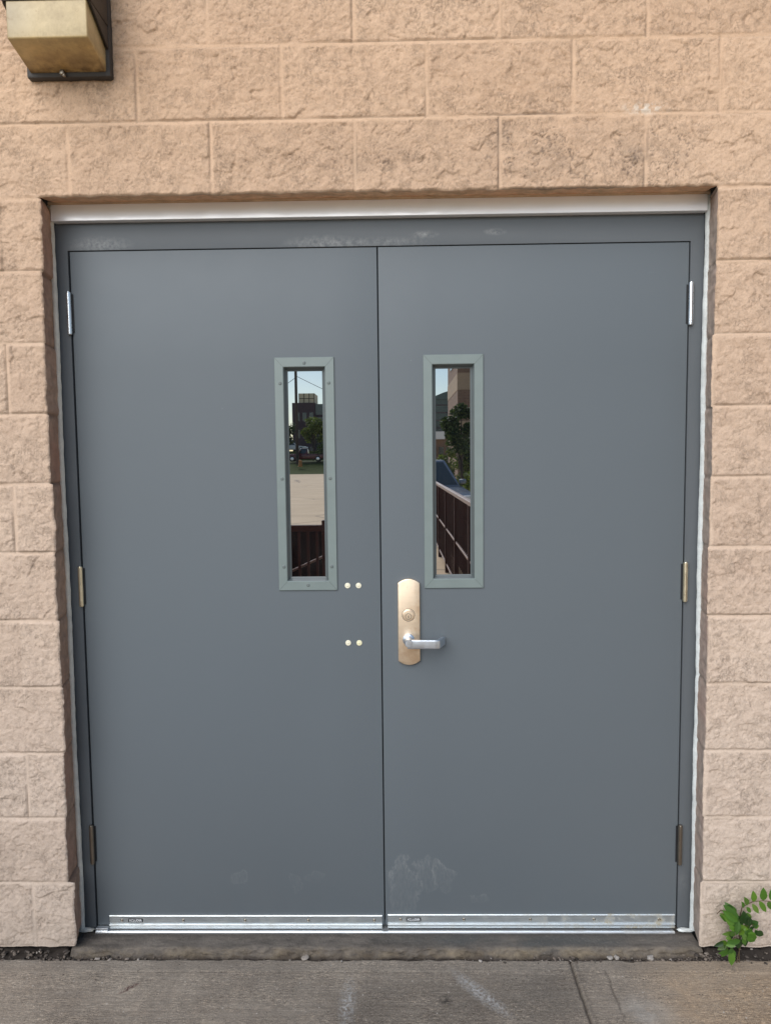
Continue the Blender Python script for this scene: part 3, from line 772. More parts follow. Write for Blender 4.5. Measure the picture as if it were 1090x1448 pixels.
def lite(parent, x0, x1, z0, z1, screws):
    """glazed slot with a flanged steel frame (outer flange x0..x1, z0..z1)"""
    fw = 0.0272; ix0, ix1, iz0, iz1 = x0 + fw, x1 - fw, z0 + fw + .002, z1 - fw - .002
    b = bmesh.new()
    def ring(o, i, mi=0):
        vo = [b.verts.new(p) for p in o]; vi = [b.verts.new(p) for p in i]
        for k in range(4):
            f = b.faces.new((vo[k], vo[(k + 1) % 4], vi[(k + 1) % 4], vi[k])); f.material_index = mi
    def rc(a0, a1, c0, c1, y): return [(a0, y, c0), (a1, y, c0), (a1, y, c1), (a0, y, c1)]
    y0 = -0.0048
    ring(rc(x0, x1, z0, z1, 0.002), rc(x0, x1, z0, z1, y0 + .001))
    ring(rc(x0, x1, z0, z1, y0 + .001), rc(x0 + .001, x1 - .001, z0 + .001, z1 - .001, y0))
    ring(rc(x0 + .001, x1 - .001, z0 + .001, z1 - .001, y0), rc(ix0 - .002, ix1 + .002, iz0 - .002, iz1 + .002, y0))
    ring(rc(ix0 - .002, ix1 + .002, iz0 - .002, iz1 + .002, y0), rc(ix0, ix1, iz0, iz1, y0 + .002))
    g = 0.0115
    ring(rc(ix0, ix1, iz0, iz1, y0 + .002), rc(ix0 + g * .55, ix1 - g * .55, iz0 + g * .55, iz1 - g * .55, 0.0125), 1)
    ring(rc(ix0 + g * .55, ix1 - g * .55, iz0 + g * .55, iz1 - g * .55, 0.0125), rc(ix0 + g, ix1 - g, iz0 + g, iz1 - g, 0.0155), 1)
    # mitre lines at the corners
    for (cx, cz, sx, sz) in ((x0, z1, 1, -1), (x1, z1, -1, -1), (x0, z0, 1, 1), (x1, z0, -1, 1)):
        L = fw - .002
        pts = [(cx + sx * .001, cz + sz * .0016), (cx + sx * .0016, cz + sz * .001), (cx + sx * L, cz + sz * (L + .0015)), (cx + sx * (L - .0006), cz + sz * (L + .002))]
        prism(b, pts, 'y', y0 - 0.0003, y0 + 0.0005, mi=1)
    fo = obj('window_frame', b, [M['lite'], M['lite_in']], parent)
    b = bmesh.new()
    box(b, ix0 + g - .004, ix1 - g + .004, 0.0150, 0.0210, iz0 + g - .004, iz1 - g + .004)
    obj('pane', b, M['glass'], parent)
    if screws:
        cx = (x0 + x1) / 2; zm = (z0 + z1) / 2
        for (sx, sz) in ((cx, z1 - .0165), (cx, z0 + .0165), (x0 + .0165, z1 - .077), (x1 - .0165, z1 - .077), (x0 + .0165, zm - .01), (x1 - .0165, zm - .01), (x0 + .0165, z0 + .074), (x1 - .0165, z0 + .074)):
            b = bmesh.new()
            lathe_y(b, sx, sz, [(0.0052, y0 + .0002), (0.0050, y0 - .0012), (0.0030, y0 - .0022), (0.0012, y0 - .0018), (0, y0 - .0010)], 16)
            obj('screw', b, M['screw'], fo, 40)
    return fo

def text_mesh(txt, size, x, y, z, sx=1.0):
    cu = bpy.data.curves.new('badge_lettering', 'FONT')
    cu.body = txt; cu.size = size; cu.align_x = 'CENTER'; cu.align_y = 'CENTER'; cu.extrude = 0.0003; cu.offset = size * 0.02
    o = bpy.data.objects.new('tmp_text', cu); COL.objects.link(o)
    bpy.context.view_layer.update()
    me = bpy.data.meshes.new_from_object(o.evaluated_get(bpy.context.evaluated_depsgraph_get()))
    bpy.data.objects.remove(o); bpy.data.curves.remove(cu)
    me.transform(Matrix.Translation((x, y, z)) @ Matrix.Rotation(PI / 2, 4, 'X') @ Matrix.Diagonal((sx, 1, 1, 1)))
    return me

def sweep_strip(parent, x0, x1, zt, zb, screw_x, badge_x):
    """ribbed aluminium door sweep"""
    prof = [(-0.0005, zt), (-0.0042, zt), (-0.0060, zt - .002), (-0.0060, zt - .0045), (-0.0038, zt - .0060), (-0.0038, zb + .0170),
            (-0.0075, zb + .0155), (-0.0085, zb + .0135), (-0.0085, zb + .0115), (-0.0062, zb + .0100), (-0.0062, zb), (-0.0005, zb)]
    b = bmesh.new()
    prism(b, prof, 'x', x0, x1)
    s = obj('door_sweep', b, M['alu'], parent, 25)
    b = bmesh.new()
    box(b, x0 + .002, x1 - .002, -0.004, 0.002, zb - .010, zb - .0003)
    obj('sweep_brush', b, M['gasket'], s)
    zc = (zt - .006 + zb + .017) / 2
    for sx in screw_x:
        b = bmesh.new()
        lathe_y(b, sx, zc, [(0.0046, -0.0036), (0.0043, -0.0055), (0.0024, -0.0066), (0.0010, -0.0058), (0, -0.0050)], 14)
        obj('screw', b, M['bronze'], s, 40)
    b = bmesh.new(); w, h = 0.0235, 0.0062
    box(b, badge_x - w, badge_x + w, -0.0052, -0.0030, zc - h, zc + h, 0.0002)
    bd = obj('badge', b, M['badge'], s)
    link('badge_lettering', text_mesh('XCLUDER', 0.0100, badge_x, -0.0055, zc - 0.0002, 0.92), M['badge_text'], bd)
    return s

GAPC = 0.0018
# left leaf
dl = thing('door_leaf', 'left grey door with screwed window frame and four pale bolt caps, no handle', 'door', (-0.925, 0, 0))
b = bmesh.new()
def leaf_mesh(x0, x1, wx0, wx1, wz0, wz1, z0=-0.004, z1=TE):
    """steel leaf with a slot cut out for the window"""
    b = bmesh.new()
    X = [x0, wx0, wx1, x1]; Z = [z0, wz0, wz1, z1]
    vf = {}; vb = {}
    for i, x in enumerate(X):
        for j, z in enumerate(Z):
            vf[i, j] = b.verts.new((x, 0, z)); vb[i, j] = b.verts.new((x, 0.0400, z))
    for i in range(3):
        for j in range(3):
            if i == 1 and j == 1: continue
            b.faces.new((vf[i, j], vf[i + 1, j], vf[i + 1, j + 1], vf[i, j + 1]))
            b.faces.new((vb[i, j + 1], vb[i + 1, j + 1], vb[i + 1, j], vb[i, j]))
    for i in range(3):
        b.faces.new((vf[i, 0], vb[i, 0], vb[i + 1, 0], vf[i + 1, 0])); b.faces.new((vf[i + 1, 3], vb[i + 1, 3], vb[i, 3], vf[i, 3]))
        b.faces.new((vf[0, i + 1], vb[0, i + 1], vb[0, i], vf[0, i])); b.faces.new((vf[3, i], vb[3, i], vb[3, i + 1], vf[3, i + 1]))
    for (a, c) in (((1, 1), (2, 1)), ((2, 1), (2, 2)), ((2, 2), (1, 2)), ((1, 2), (1, 1))):
        b.faces.new((vf[a], vb[a], vb[c], vf[c]))
    bmesh.ops.recalc_face_normals(b, faces=b.faces[:])
    es = [e for e in b.edges if all(abs(v.co.y) < 1e-6 for v in e.verts) and e.calc_face_angle(0) > 1 and (e.verts[0].co - e.verts[1].co).length > .01
          and not all(wx0 - .001 < v.co.x < wx1 + .001 and wz0 - .001 < v.co.z < wz1 + .001 for v in e.verts)]
    bmesh.ops.bevel(b, geom=es, offset=0.0016, segments=3, affect='EDGES', profile=0.5)
    return b
obj('leaf', leaf_mesh(-LE, -GAPC, -0.293, -0.157, 1.106, 1.772), M['door_l'], dl, 30)
lite(dl, -0.3150, -0.1350, 1.0835, 1.7950, True)
for z0, z1, m in ((1.871, 1.998, M['steel']), (1.0385, 1.164, M['gold_tint']), (0.2055, 0.334, M['bronze'])):
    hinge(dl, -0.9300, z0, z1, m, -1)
for (cx, cz, m) in ((-0.1034, 1.0965, M['cap']), (-0.0694, 1.0963, M['cap']), (-0.1039, 0.9163, M['cap']), (-0.0697, 0.9161, M['cap_y'])):
    b = bmesh.new()
    lathe_y(b, cx, cz, [(0.0088, 0.0005), (0.0088, -0.0010), (0.0081, -0.0022), (0.0055, -0.0027), (0.0046, -0.0019), (0.0040, -0.0028), (0.0020, -0.0034), (0, -0.0035)], 28)
    obj('bolt_cap', b, m, dl, 40)
sweep_strip(dl, -0.8850, -0.0085, 0.0315, -0.0125, (-0.845, -0.647, -0.448, -0.245, -0.034), -0.8010)
# right leaf
dr = thing('door_leaf', 'right grey door with lever handle, lock plate and plain window frame', 'door', (0.925, 0, 0))
obj('leaf', leaf_mesh(GAPC, LE, 0.157, 0.293, 1.110, 1.774), M['door_r'], dr, 30)
lite(dr, 0.1345, 0.3150, 1.0870, 1.7975, False)
for z0, z1, m in ((1.874, 2.000, M['steel']), (1.0395, 1.162, M['gold_tint']), (0.2005, 0.330, M['bronze'])):
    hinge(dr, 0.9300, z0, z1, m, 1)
sweep_strip(dr, 0.0095, 0.9195, 0.0345, -0.0100, (0.050, 0.252, 0.463, 0.665, 0.870), 0.0915)
# handle set
b = bmesh.new()
prism(b, rounded_plate(0.0850, 0.0680, 0.8475, 1.1180, 0.0135), 'y', -0.0120, 0.0006, 0.0028, seg=3)
hs = obj('lock_plate', b, M['nickel'], dr, 35)
b = bmesh.new()
lathe_y(b, 0.0835, 1.0055, [(0.0188, -0.0115), (0.0188, -0.0126), (0.0180, -0.0128), (0.0180, -0.0119), (0.0172, -0.0119), (0.0170, -0.0136), (0.0150, -0.0150), (0.0098, -0.0154), (0, -0.0155)], 36)
kc = obj('key_cylinder', b, M['nickel'], hs, 25)
b = bmesh.new()
lathe_y(b, 0.0835, 1.0055, [(0.0200, -0.0120), (0.0200, -0.0124), (0.0189, -0.0124)], 36)
lathe_y(b, 0.0835, 1.0015, [(0.0094, -0.0150), (0.0094, -0.0158), (0.0083, -0.0158)], 28)
box(b, 0.0826, 0.0844, -0.0168, -0.0150, 0.9960, 1.0045)
obj('keyhole', b, M['void'], kc)
b = bmesh.new()
cx, cz = 0.0835, 0.9285
lathe_y(b, cx, cz, [(0.0185, -0.0110), (0.0185, -0.0150), (0.0170, -0.0170), (0.0125, -0.0185), (0.0118, -0.0400), (0.0125, -0.0480), (0.0125, -0.0600), (0.0110, -0.0625), (0, -0.0630)], 30)
# arm: rounded bar running right, then returning to the door
path = [(cx - 0.004, -0.0540), (cx + 0.02, -0.0555), (cx + 0.05, -0.0560), (cx + 0.076, -0.0572), (cx + 0.0862, -0.0578), (cx + 0.0885, -0.0566), (cx + 0.0905, -0.0520), (cx + 0.0985, -0.0330), (cx + 0.1070, -0.0130)]
hs_ = [0.0135, 0.0135, 0.0133, 0.0133, 0.0133, 0.0132, 0.0130, 0.0125, 0.0120]
rings = []
for i, (px, py) in enumerate(path):
    q0 = Vector(path[max(i - 1, 0)]); q1 = Vector(path[min(i + 1, len(path) - 1)]); t = (q1 - q0).normalized(); nrm = Vector((t.y, -t.x))
    th = 0.0060; hh = hs_[i]; ring = []
    for k in range(20):
        a = 2 * PI * k / 20; ca, sa = math.cos(a), math.sin(a)
        e = 0.24
        u_ = math.copysign(abs(ca) ** e, ca) * th; w_ = math.copysign(abs(sa) ** e, sa) * hh
        ring.append(b.verts.new((px + nrm.x * u_, py + nrm.y * u_, cz - 0.0035 + w_)))
    rings.append(ring)
for a, c in zip(rings[:-1], rings[1:]):
    for k in range(20): b.faces.new((a[k], a[(k + 1) % 20], c[(k + 1) % 20], c[k]))
b.faces.new(rings[0]); b.faces.new(rings[-1])
obj('lever', b, M['lever'], hs, 35)

# ------------------------------------------------------------------ threshold and sill
th = thing('threshold', 'thin bright aluminium threshold strip below both doors', 'threshold', (0, 0, -0.012))
b = bmesh.new()
prism(b, [(-0.020, -0.0205), (-0.020, -0.0150), (-0.0185, -0.0136), (-0.014, -0.0136), (-0.010, -0.0165), (0.04, -0.0165), (0.04, -0.0205)], 'x', -0.926, 0.915, 0.0)
obj('threshold_plate', b, M['alu_bright'], th, 30)
b = bmesh.new()
box(b, -0.927, -0.888, -0.016, 0.0, -0.0162, -0.0050, 0.0015)
obj('end_block', b, M['alu_bright'], th)

def build_sill():
    xs = np.arange(-0.968, 0.9681, 0.004)
    prof = [(0.05, -0.0200), (-0.005, -0.0205)]
    for t in np.linspace(0, 1, 26): prof.append((-0.005 - 0.083 * t, -0.0205 + 0.006 * t))
    for t in np.linspace(0.1, 1, 12): prof.append((-0.088 - 0.009 * math.sin(t * PI / 2), -0.0145 - 0.006 * (1 - math.cos(t * PI / 2))))
    for t in np.linspace(0.1, 1, 12): prof.append((-0.097 - 0.014 * t, -0.0205 - 0.030 * t))
    prof.append((-0.112, -0.10))
    py = np.array([p[0] for p in prof]); pz = np.array([p[1] for p in prof])
    Xg, Yg = np.meshgrid(xs, py); _, Zg = np.meshgrid(xs, pz)
    n = fbm(Xg * 9, Yg * 22, 4, 61); n2 = fbm(Xg * 45, Yg * 45 + Zg * 60, 3, 62)
    front = sstep(-0.07, -0.098, Yg)
    Zg = Zg + 0.0020 * n * (Yg < -0.02) + 0.0012 * n2 * (Yg < -0.022) - 0.004 * front * np.clip(n2 + .1, 0, 1)
    Yg = Yg - front * (0.008 * fbm(Xg * 7, Zg * 30, 4, 63) + 0.006 * n2)
    Zg = Zg - 0.007 * np.clip(fbm(Xg * 14, Xg * 0 + 1.5, 4, 64) - 0.05, 0, 1) * sstep(-0.078, -0.096, Yg)
    gr = np.clip(sstep(-0.030, -0.048, Zg) * (Yg < -0.09), 0, 1) * 0.9
    gr = np.maximum(gr, np.clip(-(n2 + .1) * 1.2, 0, 1) * front * .6)
    F, _, _ = grid_faces(*Xg.shape)
    return np_mesh('sill_block', np.stack([Xg.ravel(), Yg.ravel(), Zg.ravel()], axis=1), F, {'grime': gr.ravel()})
sl = link('door_sill', build_sill(), M['sill'])
tag(sl, 'stained concrete sill ledge below the double doors, pale crust on its front edge', 'door sill')

# ------------------------------------------------------------------ pavement, soil in the joint, grit
def build_pavement():
    xs = axis(-1.25, 1.25, 0.004, (), -7.0, 9.0); ys = list(np.arange(-0.112, -0.4201, -0.003))
    s = 0.003; v = ys[-1]
    while v > -2.95: s = min(s * 1.2, 0.08); v -= s; ys.append(v)
    ys = np.array(ys)
    X, Y = np.meshgrid(xs, ys)
    n = fbm(X * 6, Y * 6, 4, 71); n2 = fbm(X * 50, Y * 50, 3, 72)
    Z = -0.036 + 0.0012 * n + 0.0005 * n2
    # far edge crumbles against the building
    Yd = Y + np.where(Y > -0.125, 0.006 * fbm(X * 16, X * 0, 4, 73), 0)
    Z = Z - 0.006 * sstep(-0.122, -0.113, Y)
    # contraction joint and the cracks beside it, shallow trowelled line parallel to the wall
    xj = 0.5615 + 0.0022 * fbm(Y * 30, Y * 0 + 3, 3, 74)
    j = np.exp(-((X - xj) / 0.0038) ** 2); j2 = np.exp(-((X - xj - 0.015) / 0.006) ** 2) * .6
    xc = 0.655 + 0.006 * fbm(Y * 20, Y * 0 + 8, 4, 75); c = np.exp(-((X - xc) / 0.0026) ** 2) * sstep(-0.14, -0.18, Y) * sstep(-.2, .25, fbm(X * 5, Y * 25, 2, 78) + .1)
    yl = -0.168 + 0.0012 * fbm(X * 9, X * 0, 3, 76); l = np.exp(-((Y - yl) / 0.0016) ** 2) * sstep(-0.2, 0.2, perlin(X * 3, X * 0 + 4, 77) + .1)
    Z = Z - 0.012 * j - 0.003 * j2 - 0.004 * c - 0.0016 * l + 0.0016 * sstep(-0.172, -0.166, Y)
    gr = np.clip(0.65 * j + 0.4 * j2 + 0.6 * c + 0.45 * l + 0.5 * sstep(-0.120, -0.113, Y), 0, 1)
    F, _, _ = grid_faces(*X.shape); F = F[:, ::-1]
    V = np.stack([X.ravel(), Yd.ravel(), Z.ravel()], axis=1)
    # outer kerb face down to the lot
    return np_mesh('pavement', V, F, {'grime': gr.ravel()})
tag(link('pavement', build_pavement(), M['pave']), kind='structure')
b = bmesh.new()
box(b, -7.0, 9.0, -2.955, -2.935, -0.20, -0.040, 0.004)
tag(obj('kerb', b, M['pave']), kind='structure')

def build_soil():
    xs = np.arange(-2.4, 2.4, 0.006); ys = np.arange(-0.060, -0.1301, -0.004)
    X, Y = np.meshgrid(xs, ys)
    Z = -0.040 + 0.0065 * fbm(X * 30, Y * 40, 4, 81) - 0.004 + 0.010 * sstep(0.80, 1.0, X) * (0.5 + fbm(X * 12, Y * 30, 3, 82))
    out = sstep(0.965, 0.985, np.abs(X)); Z = Z + out * sstep(-0.113, -0.094, Y) * (0.024 + 0.012 * fbm(X * 22, Y * 40, 4, 84))
    Z = np.where((np.abs(X) < 0.97) & (Y > -0.085), -0.06, Z)
    Z = np.where(Y < -0.124, -0.055, Z)
    F, _, _ = grid_faces(*X.shape); F = F[:, ::-1]
    return np_mesh('soil', np.stack([X.ravel(), Y.ravel(), Z.ravel()], axis=1), F)
tag(link('soil', build_soil(), M['soil']), kind='structure')

b = bmesh.new()
rg = random.Random(5)
def stone(bm_, x, y, z, r):
    t = bmesh.new(); bmesh.ops.create_icosphere(t, subdivisions=1 if r < .006 else 2, radius=r)
    sx, sy, sz = rg.uniform(.7, 1.5), rg.uniform(.6, 1.2), rg.uniform(.35, .75); ph = rg.random() * 9
    for v in t.verts:
        k = 1 + 0.28 * math.sin(v.co.x / r * 2.1 + ph) * math.cos(v.co.y / r * 2.7 + ph * 2) + rg.uniform(-.2, .2)
        v.co = Vector((v.co.x * sx * k, v.co.y * sy * k, v.co.z * sz * k))
    bmesh.ops.rotate(t, cent=(0, 0, 0), matrix=Matrix.Rotation(rg.random() * 6.28, 3, 'Z'), verts=t.verts)
    bmesh.ops.translate(t, vec=(x, y, z), verts=t.verts)
    merge(bm_, t)
for _ in range(330):                                   # right corner and its joint
    x = rg.triangular(0.30, 1.40, 0.98); stone(b, x, rg.gauss(-0.116, 0.007), -0.037 + rg.uniform(-.004, .004), rg.uniform(.0012, .0052))
for _ in range(90):
    stone(b, rg.gauss(0.985, 0.035), rg.uniform(-0.115, -0.045), -0.030 + rg.uniform(-.006, .006), rg.uniform(.002, .007))
for _ in range(110):
    x = rg.choice((-1, 1)) * rg.uniform(0.975, 1.35); stone(b, x, rg.uniform(-0.115, -0.098), -0.020 + rg.uniform(-.010, .008), rg.uniform(.002, .0065))
for _ in range(170):                                   # under the left pier
    x = rg.triangular(-1.35, -0.55, -0.97); stone(b, x, rg.gauss(-0.113, 0.006), -0.036 + rg.uniform(-.006, .004), rg.uniform(.0015, .0065))
for _ in range(260):                                   # thin line in front of the sill
    stone(b, rg.uniform(-0.95, 0.95), rg.gauss(-0.1165, 0.004), -0.040 + rg.uniform(-.003, .003), rg.uniform(.001, .0038))
for _ in range(120):                                   # crumbs scattered on the slab
    y = -0.125 - abs(rg.gauss(0, 0.07)); stone(b, rg.uniform(-1.2, 1.2), y, -0.0345, rg.uniform(.0007, .0022))
tag(obj('loose_grit', b, M['gravel'], smooth=60), kind='stuff', label='loose grit and dirt crumbs gathered in the joint at the foot of wall')
M['pebble'] = simple('pale_pebble', (0.34, 0.31, 0.28), 0.8, var=0.3, scale=120, bump=0.5)
for (x, y, r, lab) in ((0.683, -0.112, 0.0075, 'flat pale pebble before the right door, left one of a touching pair'), (0.703, -0.112, 0.0080, 'flat pale pebble before the right door, right one of a touching pair'),
                  (0.806, -0.112, 0.0085, 'flat pale pebble lying alone in the joint close to the right jamb'), (0.290, -0.126, 0.0045, 'small bright chip on the pavement edge near middle of the right door'),
                  (-0.243, -0.1135, 0.0085, 'dark grey pebble lying at the sill before the left door'), (-0.130, -0.128, 0.0035, 'tiny pale chip on pavement left of the door meeting line')):
    b = bmesh.new(); stone(b, x, y, -0.0315 + r * .15, r)
    bmesh.ops.subdivide_edges(b, edges=b.edges[:], cuts=1, smooth=0.6)
    tag(obj('pebble', b, M['pebble'] if 'dark' not in lab else M['gravel'], smooth=60), lab, 'pebble', 'pebbles lying in the joint by the sill')

# ------------------------------------------------------------------ weed by the right pier
wd = thing('weed_plant', 'green leafy weed growing from the joint at the right wall pier', 'plant', (1.062, -0.135, -0.036))
rw = random.Random(21)
lb = bmesh.new(); ldark = bmesh.new(); sb = bmesh.new(); lyel = bmesh.new()
def leaf(bm_, p, d, up, L, W, fold=0.25, curl=0.2):
    """pointed oval leaflet, folded along its midrib"""
    d = Vector(d).normalized(); up = Vector(up); s = d.cross(up).normalized(); up = s.cross(d).normalized()
    p = Vector(p); n = 7; mid = []; le = []; ri = []
    for i in range(n + 1):
        t = i / n
        w = W * 0.5 * (math.sin(PI * t ** 0.80) ** 0.85) * (1.0 if t < .98 else 0)
        c = p + d * (L * t) - up * (curl * L * t * t)
        mid.append(bm_.verts.new(c))
        if 0 < i < n:
            j = 1 + rw.uniform(-.06, .06)
            le.append(bm_.verts.new(c + s * w * j + up * fold * w)); ri.append(bm_.verts.new(c - s * w * j + up * fold * w))
    for side in (le, ri):
        sq = [mid[0]] + side + [mid[n]]
        for i in range(n):
            vs = [mid[i], mid[i + 1]]
            if i + 1 < n: vs.append(side[i])
            if i > 0: vs.append(side[i - 1])
            if len(vs) >= 3: bm_.faces.new(vs)
WEED = [(1.0717, 0.1667, 1.056, 0.1951, 0.0147, 'm'),
    (1.0882, 0.1759, 1.0827, 0.2125, 0.0166, 'm'),
    (1.1149, 0.1795, 1.1121, 0.2199, 0.0199, 'm'),
    (1.1397, 0.1786, 1.1402, 0.2199, 0.0184, 'm'),
    (1.0662, 0.1594, 1.0818, 0.141, 0.0114, 'm'),
    (1.0827, 0.1704, 1.102, 0.1407, 0.0133, 'm'),
    (1.1029, 0.1777, 1.1272, 0.142, 0.0155, 'm'),
    (1.1296, 0.1777, 1.1424, 0.1484, 0.0155, 'm'),
    (1.0588, 0.1575, 1.0529, 0.1777, 0.0111, 'm'),
    (1.0367, 0.1355, 0.9935, 0.175, 0.0212, 'm'),
    (1.0331, 0.1282, 0.9899, 0.1594, 0.0193, 'm'),
    (1.0312, 0.1172, 0.9935, 0.1429, 0.0203, 'm'),
    (1.0331, 0.1062, 1.0027, 0.1282, 0.0203, 'm'),
    (1.0349, 0.1007, 1.011, 0.1062, 0.0166, 'm'),
    (1.0386, 0.1264, 1.0202, 0.0879, 0.0212, 'm'),
    (1.0367, 0.1245, 1.0321, 0.0851, 0.0193, 'm'),
    (1.0294, 0.1429, 1.0165, 0.1594, 0.0147, 'd'),
    (1.0625, 0.1062, 1.0579, 0.1484, 0.0276, 'd'),
    (1.0662, 0.1026, 1.0799, 0.1282, 0.0239, 'd'),
    (1.0423, 0.1282, 1.0588, 0.1007, 0.0221, 'd'),
    (1.0735, 0.1282, 1.0781, 0.1007, 0.0166, 'd'),
    (1.0386, 0.0989, 1.0735, 0.0925, 0.0184, 'y'),
    (1.0643, 0.0879, 1.0855, 0.0622, 0.0249, 'm'),
    (1.0662, 0.0897, 1.091, 0.076, 0.0203, 'm'),
    (1.0588, 0.0934, 1.0423, 0.0806, 0.0166, 'y'),
    (1.0588, 0.0806, 1.0588, 0.0659, 0.0147, 'm'),
    (1.0882, 0.0989, 1.1051, 0.1099, 0.0193, 'd'),
    (1.0956, 0.0879, 1.1198, 0.0729, 0.0169, 'd'),
    (1.0965, 0.0861, 1.1033, 0.0692, 0.0111, 'd'),
    (1.0827, 0.0989, 1.0882, 0.0842, 0.0129, 'd'),
    (1.0441, 0.0677, 1.0018, 0.065, 0.0157, 'm'),
    (1.0294, 0.0604, 1.0009, 0.0531, 0.0147, 'm'),
    (1.0367, 0.0622, 1.0239, 0.0677, 0.0147, 'd'),
    (1.0459, 0.0622, 1.0496, 0.0283, 0.0258, 'd'),
    (1.0662, 0.0622, 1.0717, 0.0302, 0.0175, 'd'),
    (1.0551, 0.0696, 1.0643, 0.0476, 0.0147, 'm'),
    (1.0349, 0.0457, 1.0202, 0.0567, 0.0129, 'd'),
    (1.011, 0.0402, 0.9752, 0.0366, 0.0169, 'm'),
    (1.0128, 0.0402, 1.0156, -0.0001, 0.0206, 'm'),
    (1.0165, 0.0384, 1.0303, 0.0192, 0.0147, 'm'),
    (1.0092, 0.0421, 0.9853, 0.0247, 0.0147, 'm'),
    (1.022, 0.0439, 1.0018, 0.0457, 0.0129, 'm')]
def run(pts, r0, r1, y0, y1):
    n = len(pts); tube(sb, [(p[0], y0 + (y1 - y0) * i / (n - 1), p[1]) for i, p in enumerate(pts)], r0, 6, r1)
run([(1.0625, 0.0347), (1.0588, 0.0696), (1.0588, 0.0952), (1.056, 0.1282), (1.0588, 0.1539), (1.0735, 0.1649), (1.0882, 0.175), (1.1139, 0.1795), (1.1397, 0.1786), (1.1673, 0.1759)], 0.0021, 0.0007, -0.135, -0.165)
a_, b_, c_ = [(1.0588, 0.0952), (1.0367, 0.1209), (1.011, 0.1429), (0.9889, 0.1557), (0.9742, 0.1484)], [(1.0588, 0.0842), (1.0809, 0.0989), (1.0919, 0.0989), (1.0974, 0.0879)], [(1.0625, 0.0439), (1.0386, 0.0604), (1.0165, 0.0421), (1.0092, 0.0393)]
run(a_, 0.0015, 0.0012, -0.146, -0.172); run(b_, 0.0012, 0.0007, -0.146, -0.150); run(c_, 0.0015, 0.0008, -0.140, -0.168)
for i, (xa, za, xb, zb, w_, kind) in enumerate(WEED):
    low_ = za < 0.06
    frond_ = i < 9
    ya = -0.158 - (0.0 if frond_ else rw.uniform(0.0, 0.020)) - (0.012 if low_ and kind == 'm' else 0) + (0.012 if kind == 'd' else 0)
    dyt = rw.uniform(-0.010, 0.006) - (0.008 if low_ else 0)
    d_ = Vector((xb - xa, dyt, zb - za))
    leaf(ldark if kind == 'd' else (lyel if kind == 'y' else lb), (xa, ya, za), d_, (rw.uniform(-.35, .35), -1, rw.uniform(-.1, .5)), d_.length, w_ * 1.08, rw.uniform(.05, .35), rw.uniform(0, .2))
for i, (xa, za, xb, zb, w_, kind) in enumerate(WEED[9:]):
    for q_ in range(1):
        jx, jz = rw.uniform(-.009, .009), rw.uniform(-.009, .007)
        d_ = Vector(((xb - xa) * rw.uniform(.6, .95) + rw.uniform(-.01, .01), rw.uniform(-.016, .012), (zb - za) * rw.uniform(.6, .95) + rw.uniform(-.01, .01)))
        if d_.length < 0.014: continue
        leaf(rw.choice((ldark, lb, lb, lyel)), (xa + jx, -0.150 + rw.uniform(-.008, .010), za + jz), d_, (rw.uniform(-.6, .6), -1, rw.uniform(-.3, .7)), d_.length, w_ * rw.uniform(.8, 1.15), rw.uniform(.1, .5), rw.uniform(0, .45))
for k in range(5):
    x_ = 1.055 + rw.uniform(-.012, .018)
    run([(1.0625 + rw.uniform(-.006, .006), -0.034), (1.060, 0.01), (x_, 0.045 + rw.uniform(0, .03)), (x_ + rw.uniform(-.02, .02), 0.08 + rw.uniform(0, .02))], 0.0013, 0.0005, -0.128, -0.152)
obj('stem', sb, M['stem'], wd, 60)
obj('foliage', lb, M['weed'], wd, 60)
M['weed_y'] = leaf_material('weed_leaf_yellowish', [(0.10, 0.20, 0.02), (0.13, 0.24, 0.03)])
obj('yellowish_foliage', lyel, M['weed_y'], wd, 60)
obj('shaded_foliage', ldark, M['weed_dark'], wd, 60)

# ------------------------------------------------------------------ wall light
wl = thing('wall_light', 'dark bronze wall pack light with yellowed lens high on the left', 'wall light', (-0.85, -DW, 2.555))
x0, x1 = -0.966, -0.731
yw = -DW - 0.002
yf = -0.246; zt_, zm_, zb_ = 2.684, 2.592, 2.566
b = bmesh.new()
box(b, x0, x1, yw - 0.022, yw + 0.010, 2.5535, 2.93, 0.006)
obj('back_frame', b, M['housing_d'], wl, 40)
b = bmesh.new()
prism(b, [(yw - 0.015, zt_ + .004), (yf, zt_ + .004), (yf, zm_), (yw - 0.0245, zb_), (yw - 0.015, zb_)], 'x', x0 + 0.0115, x1 - 0.0115, 0.004, seg=3)
obj('lens', b, M['lens'], wl, 35)
b = bmesh.new()
prism(b, [(yw - 0.0225, zt_ + .001), (yf - 0.003, zt_ + .001), (yf - 0.003, zt_ + 0.075), (yw - 0.085, zt_ + 0.20), (yw - 0.0225, zt_ + 0.235)], 'x', x0 + .001, x1 - .001, 0.003)
for xa, xb in ((x0 + .002, x0 + .009), (x1 - .009, x1 - .002)):
    prism(b, [(yw - 0.0228, zt_ - .0005), (yf + 0.001, zt_ - .0005), (yw - 0.0228, zt_ - 0.060)], 'x', xa, xb, 0.0008)
obj('housing', b, M['housing'], wl, 30)
b = bmesh.new()
xs_ = -0.862
box(b, xs_ - .006, xs_ + .006, yw - 0.034, yw - 0.0225, 2.5560, 2.5700, 0.002)
cyl(b, (xs_ + .006, yw - 0.032, 2.5500), (xs_ + .006, yw - 0.032, 2.5590), 0.0045, seg=14, bev=.0008)
obj('lens_screw', b, M['bronze'], wl, 40)

